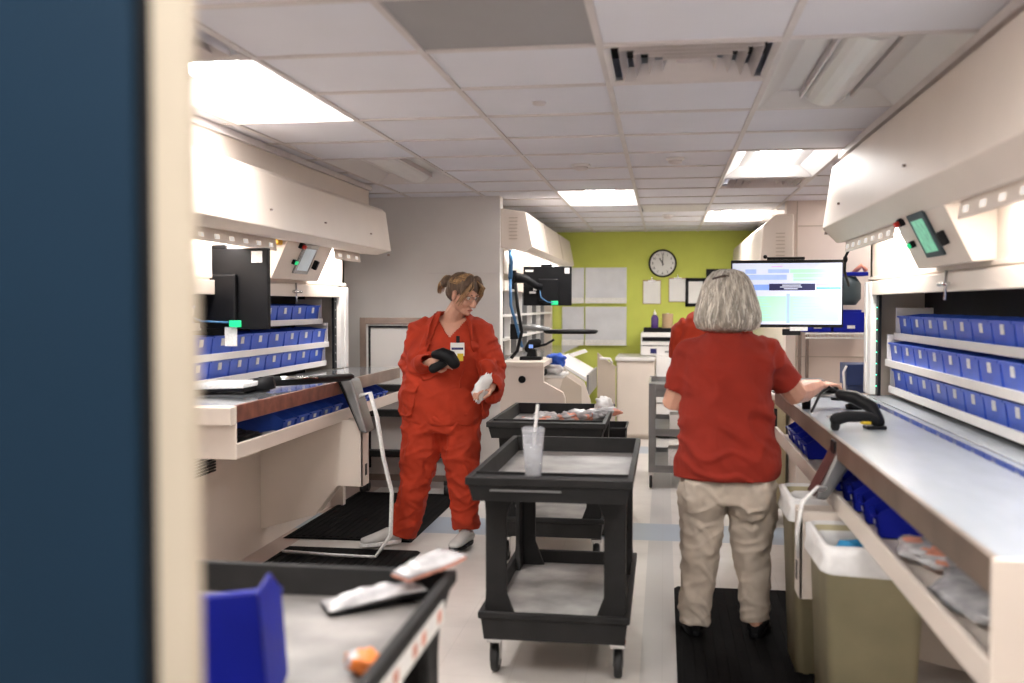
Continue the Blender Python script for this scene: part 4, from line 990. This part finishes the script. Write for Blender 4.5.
def shoe(parent, x, y, rz, upper, sole, L=.26, name='shoe'):
    M = Matrix.Translation((x, y, 0)) @ Matrix.Rotation(rz, 4, 'Z')       # toe along -y
    def ring(yy, w, z0, z1, n=16): return [M @ V((w*cos(2*pi*j/n), yy, z0+(z1-z0)*(.5+.5*sin(2*pi*j/n)))) for j in range(n)]
    b = MB(); b.loft([ring(-L*.70, .016, .022, .04), ring(-L*.66, .036, .018, .055), ring(-L*.5, .048, .016, .066), ring(-L*.25, .044, .016, .085), ring(-.01, .040, .016, .105), ring(L*.17, .038, .016, .10), ring(L*.27, .032, .018, .085), ring(L*.30, .016, .024, .07)])
    o = b.make(name, upper, parent)
    b = MB(); pf = []
    for j in range(24):
        t = 2*pi*j/24; yy = -L*.21+L*.53*sin(t); w = (.052 if sin(t) < 0 else .041); pf.append((w*math.copysign(abs(cos(t))**.7, cos(t)), yy))
    b.prism(pf, 'z', .004, .026, None, M); b.make('sole', sole, o, .004)
    return o
def strands(name, m, parent, paths, r):
    b = MB()
    for pts in paths: b.tube(pts, [r*.8]+[r]*(len(pts)-2)+[r*.4], m, n=5)
    return b.make(name, m, parent)

# --- the woman with the scanner (origin between her feet) ---
A = thing('person', 'woman in red scrubs and open jacket with blonde tied hair, holding a black scanner', 'person', (-1.42, 6.08, .015))
torso = [(.065, .03, .76, .245, .165), (.07, .03, .86, .262, .180), (.075, .02, .96, .255, .180), (.085, .02, 1.06, .232, .165), (.095, .02, 1.16, .225, .160), (.105, .025, 1.27, .215, .145), (.115, .03, 1.345, .190, .115), (.12, .035, 1.395, .140, .085), (.125, .035, 1.425, .075, .065)]
HM = frame((.215, -.055, 1.548), (.84, -.48, -.34), (.12, -.05, 1))
shl, shr = V((-.060, .03, 1.33)), V((.295, .03, 1.32))
ebl, wrl = V((-.125, .03, 1.065)), V((.055, -.235, 1.145))
ebr, wrr = V((.385, .02, 1.055)), V((.405, -.175, .995))
b = MB(); b.rings(off(torso, -.022))
b.tube([(.12, .02, 1.35), (.14, .005, 1.42), (.185, -.015, 1.485)], [.064, .060, .058], round_=True)
add_head(b, HM)
b.tube([shl, ebl, wrl], [.05, .042, .027], round_=True); b.tube([shr, ebr, wrr], [.05, .042, .027], round_=True)
b.tube([(-.02, .03, .82), (-.07, .02, .42), (-.16, .03, .08)], [.08, .055, .035], round_=True)
b.tube([(.17, .03, .82), (.20, .02, .42), (.20, .03, .08)], [.08, .055, .035], round_=True)
HL = hand_frame(wrl, (.95, -.12, .05), (-.1, 1, -.35)); HR = hand_frame(wrr, (-.45, -.45, -.10), (.3, .3, -.9))
add_hand(b, HL, .75, .03, .8, 1); add_hand(b, HR, .65, .03, .9, -1)
grow('body', b, 'skin', A, .0042, 2)
face_parts(HM, A)
# glasses
g_ = MB()
for s in (-1, 1):
    g_.tube([HM @ V((s*.030+.021*cos(t), -.093, -.001+.016*sin(t))) for t in [2*pi*k/14 for k in range(15)]], .0014, n=6)
    g_.tube([HM @ V((s*.051, -.092, .003)), HM @ V((s*.079, -.05, .004)), HM @ V((s*.083, .01, .003))], .0015, n=6)
g_.tube([HM @ V((-.010, -.095, .002)), HM @ V((.010, -.095, .002))], .0015, n=6)
g_.make('glasses', 'bench_edge', A)
# hair: cap, bun, fringe
hb = MB(); hb.ell((0, .022, .048), (.083, .102, .082), None, HM); hb.ell((0, .06, .0), (.068, .06, .065), None, HM)
hb.ell((-.01, .125, .045), (.036, .034, .034), None, HM); hb.ell((-.018, .150, .028), (.026, .026, .030), None, HM); hb.ell((0, .10, .045), (.03, .04, .025), None, HM)
for s in (-1, 1): hb.tube([HM @ V((s*.03, -.045, .115)), HM @ V((s*.070, -.055, .075)), HM @ V((s*.080, -.045, .02))], [.022, .018, .010], round_=True)
inv = HM.inverted()
def kh(c):
    q = inv @ c; return not (q.y < -.045 and q.z < .055 and abs(q.x) < .060)
hr = grow('hair', hb, None, A, .005, 2, lambda p, n: .004*noise.noise(V((p.x*60, p.y*60, p.z*22)))+.002, None, 0, ['hair_root', 'hair_blonde'], lambda c: 1 if ((inv @ c).y < -.03 or (inv @ c).y > .115 or noise.noise(c*45) > .18) else 0)
ps = []; rs = random.Random(2)
for k in range(34):
    s = 1 if k % 3 else -1; t = rs.random()
    a0 = V((s*(.006+.02*t), -.055+.03*t, .118)); a1 = V((s*(.045+.025*rs.random()), -.095-.012*rs.random()+.03*t, .075)); a2 = V((s*(.066+.018*rs.random()), -.088+.035*t, .025)); a3 = V((s*(.074+.012*rs.random()), -.066+.04*t, -.02-.04*rs.random()))
    ps.append([HM @ x for x in (a0, a1, a2, a3)])
for k in range(40):
    a = rs.uniform(0, 2*pi); ps.append([HM @ V((.02*cos(a), .13, .045+.02*sin(a))), HM @ V((.035*cos(a), .165, .04+.03*sin(a))), HM @ V((.03*cos(a)-.01, .18, .0+.03*sin(a))), HM @ V((.03*cos(a)-.01, .175, -.035+.02*sin(a)))])
for k in range(70):
    a = rs.uniform(-1.5, 1.5); ps.append([HM @ V((.085*sin(a)*.4, -.05, .105+.01*cos(a))), HM @ V((.087*sin(a), .0, .052+.082*cos(a))), HM @ V((.080*sin(a), .07, .045+.065*cos(a))), HM @ V((.03*sin(a), .118, .048+.02*cos(a)))])
strands('hair_strands', 'hair_blonde', A, ps, .0024)['kind'] = 'stuff'
# scrub top with V neck
b = MB(); b.rings(off(torso, -.004)+[])
for s, p in ((-1, shl), (1, shr)): b.ell(p, (.075, .075, .07))
def kt(c): return not (c.z > 1.412 or (c.y < .02 and c.z > 1.285+abs(c.x-.14)*1.25))
grow('scrub_top', b, 'scrub_red', A, .008, 3, cloth_fold(.009, 2, 1.2), kt, .004)
# trousers
b = MB(); b.rings([(.062, .03, .70, .215, .15), (.065, .03, .80, .245, .165), (.07, .03, .90, .245, .165)])
b.tube([(-.045, .02, .76), (-.07, .01, .60), (-.095, .0, .42), (-.145, .01, .22), (-.195, .02, .055)], [.135, .125, .100, .092, .088], round_=False, n=24)
b.tube([(.165, .03, .76), (.185, .02, .60), (.195, .02, .42), (.205, .03, .22), (.21, .04, .10)], [.13, .122, .098, .082, .080], round_=False, n=24)
grow('trousers', b, 'scrub_red', A, .008, 6, cloth_fold(.015, 6, 1.3, 1.2))
# jacket
b = MB(); b.rings([(.075, .03, .80, .270, .185), (.078, .03, .86, .275, .190)]+off(torso[2:8], .014)+[(.125, .035, 1.43, .098, .088), (.13, .03, 1.455, .090, .085)])
b.tube([shl+V((.02, 0, .0)), shl, ebl+V((.0, 0, .03)), ebl, ebl.lerp(wrl, .25), wrl-V((.03, -.02, 0))], [.085, .092, .080, .076, .068, .050], round_=True, n=20)
b.tube([shr+V((-.02, 0, .0)), shr, ebr+V((0, 0, .03)), ebr, ebr.lerp(wrr, .3), wrr+V((0, .03, 0))], [.085, .088, .076, .072, .066, .052], round_=True, n=20)
b.rings([(.395, -.02, .90, .035, .10), (.40, -.02, 1.0, .05, .13), (.36, -.02, 1.15, .05, .12)])
def kj(c):
    if c.z > 1.445: return False
    if c.y < .0 and c.y < -.0:
        xl = -.10+(c.z-.80)*.27 if c.z < 1.2 else .008+(c.z-1.2)*.28
        xr = .33 if c.z < 1.0 else .325-(c.z-1.0)*.22
        inarm = (c-ebl).length < .12 or min((c-ebl.lerp(wrl, t/6)).length for t in range(7)) < .085 or min((c-ebr.lerp(wrr, t/6)).length for t in range(7)) < .08
        if xl < c.x < xr and not inarm: return False
    return True
def cuff(c):
    dl = (wrl-ebl).normalized(); dr_ = (wrr-ebr).normalized()
    return not ((c-wrl).dot(dl) > -.012 and (c-wrl).length < .07) and not ((c-wrr).dot(dr_) > .0 and (c-wrr).length < .07)
grow('jacket', b, 'scrub_red', A, .0075, 3, cloth_fold(.016, 4, 1.2), lambda c: kj(c) and cuff(c), .005)
# collar edges and lanyard badge
MB().tube([(.03, -.03, 1.43), (.015, -.105, 1.36), (.0, -.150, 1.24)], [.010, .014, .006], flat=.4).make('collar', 'scrub_red', A)
MB().tube([(.225, -.02, 1.43), (.262, -.085, 1.37), (.285, -.135, 1.27)], [.010, .016, .006], flat=.4).make('collar', 'scrub_red', A)
bd = MB().box(-.042, .042, -.003, 0, -.045, .035).make('id_badge', 'paper', A, .003, (.20, -.165, 1.225), (R(-6), 0, R(10)))
MB().box(-.035, .035, -.0045, -.003, -.008, .006).make('stripe', 'sc_navy', bd)
MB().box(-.0, .035, -.0055, -.003, -.075, -.03).make('yellow_card', 'scanner_yellow', bd)
MB().box(-.008, .014, -.012, 0, .035, .075).make('clip', 'black', bd, .003)
MB().tube([(.245, -.160, 1.14), (.235, -.17, 1.08), (.215, -.172, 1.02), (.222, -.172, .99)], .004).make('drawstring', 'scrub_red', A)
shoe(A, -.265, -.03, R(-52), 'shoe_white', 'label'); shoe(A, .215, .0, R(-14), 'shoe_white', 'black')
# scanner in her hand
o = thing('barcode_scanner', 'black handheld scanner held at the chest by the woman in the red jacket', 'barcode scanner', (-1.42+.135, 6.08-.275, 1.17))
MB().tube([(.075, -.03, -.01), (.05, -.03, .025), (.0, -.03, .045), (-.04, -.02, .04)], [.036, .042, .040, .028], round_=True, flat=.9).make('head', 'black', o)
MB().tube([(.03, -.01, .01), (-.02, .005, -.025), (-.06, .005, -.045)], [.028, .026, .028], round_=True).make('grip', 'black_matt', o)
MB().box(.065, .1, -.045, .005, -.035, .0).make('scan_window', 'iris', o, .006)
crumple('supply_packet', 'bag_white', 'white plastic packet held in the lowered hand of the woman in the red jacket', 'packet', (-1.42+.325, 6.08-.25, .925), (.040, .026, .095), .5, 12, .55).rotation_euler = (0, R(26), .3)
MB_ = None

# --- the grey-haired woman from behind ---
B = thing('person', 'grey-haired woman from behind in red t-shirt and khaki trousers, reaching onto the bench', 'person', (.27, 4.57, .015))
torso = [(.014, .0, .70, .210, .175), (.014, .0, .80, .219, .180), (.010, .0, .90, .206, .160), (.006, .0, 1.0, .200, .150), (.004, .0, 1.1, .198, .148), (.004, .0, 1.2, .196, .142), (.008, .0, 1.27, .190, .125), (.01, .01, 1.325, .150, .095), (.012, .015, 1.365, .082, .070)]
HM = frame((.012, .055, 1.515), (.18, 1, -.28))
shl, shr = V((-.150, .01, 1.265)), V((.172, .02, 1.275))
ebl, wrl = V((-.225, .02, 1.045)), V((-.13, .24, 1.04))
ebr, wrr = V((.315, .10, 1.085)), V((.450, .355, 1.105))
b = MB(); b.rings(off(torso[2:], -.026))
b.tube([(.012, .01, 1.31), (.012, .03, 1.40), (.012, .05, 1.46)], [.060, .052, .055], round_=True)
add_head(b, HM)
b.tube([shl, shl.lerp(ebl, .5), ebl, ebl.lerp(wrl, .35), wrl], [.058, .054, .052, .048, .029], round_=True)
b.tube([shr, shr.lerp(ebr, .5), ebr, ebr.lerp(wrr, .35), wrr], [.058, .056, .054, .053, .031], round_=True)
b.tube([(-.08, .0, .92), (-.10, .0, .40), (-.125, .0, .08)], [.08, .055, .035], round_=True)
b.tube([(.10, .0, .92), (.12, .0, .40), (.14, .0, .08)], [.08, .055, .035], round_=True)
add_hand(b, hand_frame(wrr, (.62, .60, .02), (0, .1, -1)), .28, .10, .3, -1)
add_hand(b, hand_frame(wrl, (.5, .7, .0), (0, .1, -1)), .5, .05, .5, 1)
grow('body', b, 'skin', B, .0045, 2)
face_parts(HM, B)
b = MB(); b.rings(off(torso[:7], .010)+[(.01, .01, 1.325, .170, .108), (.012, .015, 1.372, .088, .078)])
for sh, eb, t1, r1 in ((shl, ebl, .80, .070), (shr, ebr, .80, .070)):
    e_ = sh.lerp(eb, t1); b.tube([sh+V((-.04 if sh.x > 0 else .04, 0, .015)), sh, sh.lerp(e_, .5), e_], [.070, .080, .074, r1], round_=False, n=22)
def kb(c):
    if c.z > 1.362 or c.z < .725: return False
    for sh, eb, t1 in ((shl, ebl, .76), (shr, ebr, .76)):
        d = (eb-sh).normalized(); tt = (c-sh).dot(d)
        if tt > (eb-sh).length*t1 and (c-sh-d*tt).length < .075 and abs(c.x) > .14 and (c.x*sh.x) > 0 and (abs(c.x) > .205 or sh.x > 0 and abs(c.x) > .222): return False
    return True
def fold2(p, n):
    # hanging folds over the back plus creases at the waist
    w = noise.noise(V((p.x*7, p.y*7, p.z*5+p.x*5)))
    a = ridge(V((p.x*6+p.z*6, p.y*4+2, p.z*3-p.x*4+w*.5)))
    c_ = ridge(V((p.x*4+4, p.y*4, p.z*11+p.x*3+w*.6)))
    lo = 1 if p.z < 1.0 else .5
    return .012*w+.014*a*(.8 if p.z > 1.0 else .5)+.013*c_*lo-.010+.0015*noise.noise(p*30)
grow('t_shirt', b, 'tee_red', B, .0075, 3, fold2, kb, .004)
b = MB(); b.rings([(.012, .0, .62, .190, .14), (.012, .0, .68, .203, .155), (.014, .0, .76, .200, .155), (.012, .0, .84, .190, .145)])
b.ell((-.085, -.055, .66), (.102, .10, .14)); b.ell((.110, -.055, .66), (.102, .10, .14))
b.tube([(-.090, .0, .70), (-.098, .0, .54), (-.108, .0, .36), (-.120, .0, .20), (-.128, .0, .055)], [.112, .104, .082, .076, .068], n=24)
b.tube([(.120, .0, .70), (.124, .01, .54), (.124, .02, .36), (.134, .02, .20), (.142, .02, .075)], [.112, .104, .080, .070, .062], n=24)
grow('trousers', b, 'khaki', B, .007, 9, cloth_fold(.011, 9, 1.4, 1.2))
shoe(B, -.130, .04, pi+R(8), 'black', 'black', .25); shoe(B, .150, .05, pi-R(12), 'black', 'black', .25)
# bob hair
hb = MB()
C0 = V((.010, .035, 0))
prof = [(1.640, .030, .035), (1.628, .062, .070), (1.605, .086, .096), (1.570, .104, .112), (1.53, .116, .118), (1.49, .128, .120), (1.45, .138, .118), (1.415, .140, .112), (1.385, .128, .100), (1.372, .100, .08)]
hb.rings([(C0.x, C0.y-.004*(i > 4)*(i-4), z, a, d) for i, (z, a, d) in enumerate(prof)][::-1], e=2.1)
inv2 = HM.inverted()
def kh2(c):
    q = inv2 @ c; return not (q.y < -.035 and q.z < .05 and abs(q.x) < .066)
grow('hair', hb, 'hair_grey', B, .006, 3, lambda p, n: .007*noise.noise(V((math.atan2(p.y-.035, p.x-.01)*7, p.z*3, 1)))+.003*noise.noise(V((math.atan2(p.y-.035, p.x-.01)*22, p.z*5, 4))), kh2)
ps = []; rs = random.Random(4)
for k in range(520):
    a = rs.uniform(-pi*1.12, pi*.12); w = rs.uniform(.97, 1.05); sw = rs.uniform(-.12, .12); low = rs.randint(7, 9); pts = []
    for i in range(0, low+1):
        z, ax, ay = prof[i]; t = a+sw*i/9+.10*sin(i*.9+k)
        pts.append(C0+V((cos(t)*(ax+.001)*w, sin(t)*(ay+.001)*w-.004*(i > 4)*(i-4), z+.004*rs.uniform(-1, 1))))
    ps.append(pts)
b = MB()
for i, pts in enumerate(ps): b.tube(pts, [.0012]+[.0030]*(len(pts)-2)+[.001], 'hair_grey' if i % 4 else 'hair_light', n=5)
o = b.make('hair_strands', None, B); o['kind'] = 'stuff'
MB().tube([(-.06, -.045, 1.60), (-.01, -.062, 1.612), (.045, -.05, 1.605)], [.006, .008, .005], flat=.6).make('hair_clip', 'hair_brown', B)

# --- the person almost hidden behind her ---
D = thing('person', 'person in red top almost hidden behind the grey-haired woman', 'person', (.31, 6.75, .0))
torso = [(0, 0, .80, .19, .14), (0, 0, .95, .19, .14), (0, 0, 1.1, .19, .14), (0, .0, 1.25, .20, .13), (0, .02, 1.36, .19, .12), (.0, .05, 1.43, .14, .10), (.0, .07, 1.47, .08, .07)]
HM = frame((.10, .20, 1.52), (.7, .8, -.5))
b = MB(); b.rings(off(torso, -.02)); b.tube([(0, .05, 1.42), (.06, .12, 1.47), (.09, .17, 1.50)], [.055, .05, .05], round_=True); add_head(b, HM)
for s in (-1, 1):
    b.tube([(s*.17, .05, 1.34), (s*.22, .08, 1.10), (s*.12, .32, 1.08)], [.05, .042, .028], round_=True)
    lx = -.08 if s < 0 else .25
    b.tube([(s*.09, 0, .8), (lx, 0, .42), (lx, 0, .06)], [.08, .055, .035], round_=True)
    add_hand(b, hand_frame((s*.12, .32, 1.08), (-s*.2, 1, 0), (0, 0, -1)), .5, .05, .5, s)
grow('body', b, 'skin', D, .006, 2); face_parts(HM, D)
b = MB(); b.rings(off(torso, .008))
for s in (-1, 1): b.tube([(s*.14, .04, 1.36), (s*.18, .05, 1.32), (s*.215, .07, 1.14)], [.075, .085, .07], n=20)
grow('t_shirt', b, 'scrub_red', D, .009, 3, cloth_fold(.008, 3), lambda c: c.z < 1.475, .004)
b = MB(); b.rings([(0, 0, .7, .18, .14), (0, 0, .86, .19, .145)])
for s, lx in ((-1, -.08), (1, .25)): b.tube([(s*.09, 0, .74), (lx, 0, .4), (lx, .0, .06)], [.11, .085, .07], n=20)
grow('trousers', b, 'scrub_red', D, .010, 3, cloth_fold(.008, 5))
for lx in (-.08, .25): shoe(D, lx, .04, pi, 'black', 'black', .25)
b = MB(); b.ell((0, .03, .045), (.083, .10, .082), None, HM); b.ell((0, .06, -.01), (.075, .06, .07), None, HM); grow('hair', b, 'hair_brown', D, .007, 2)
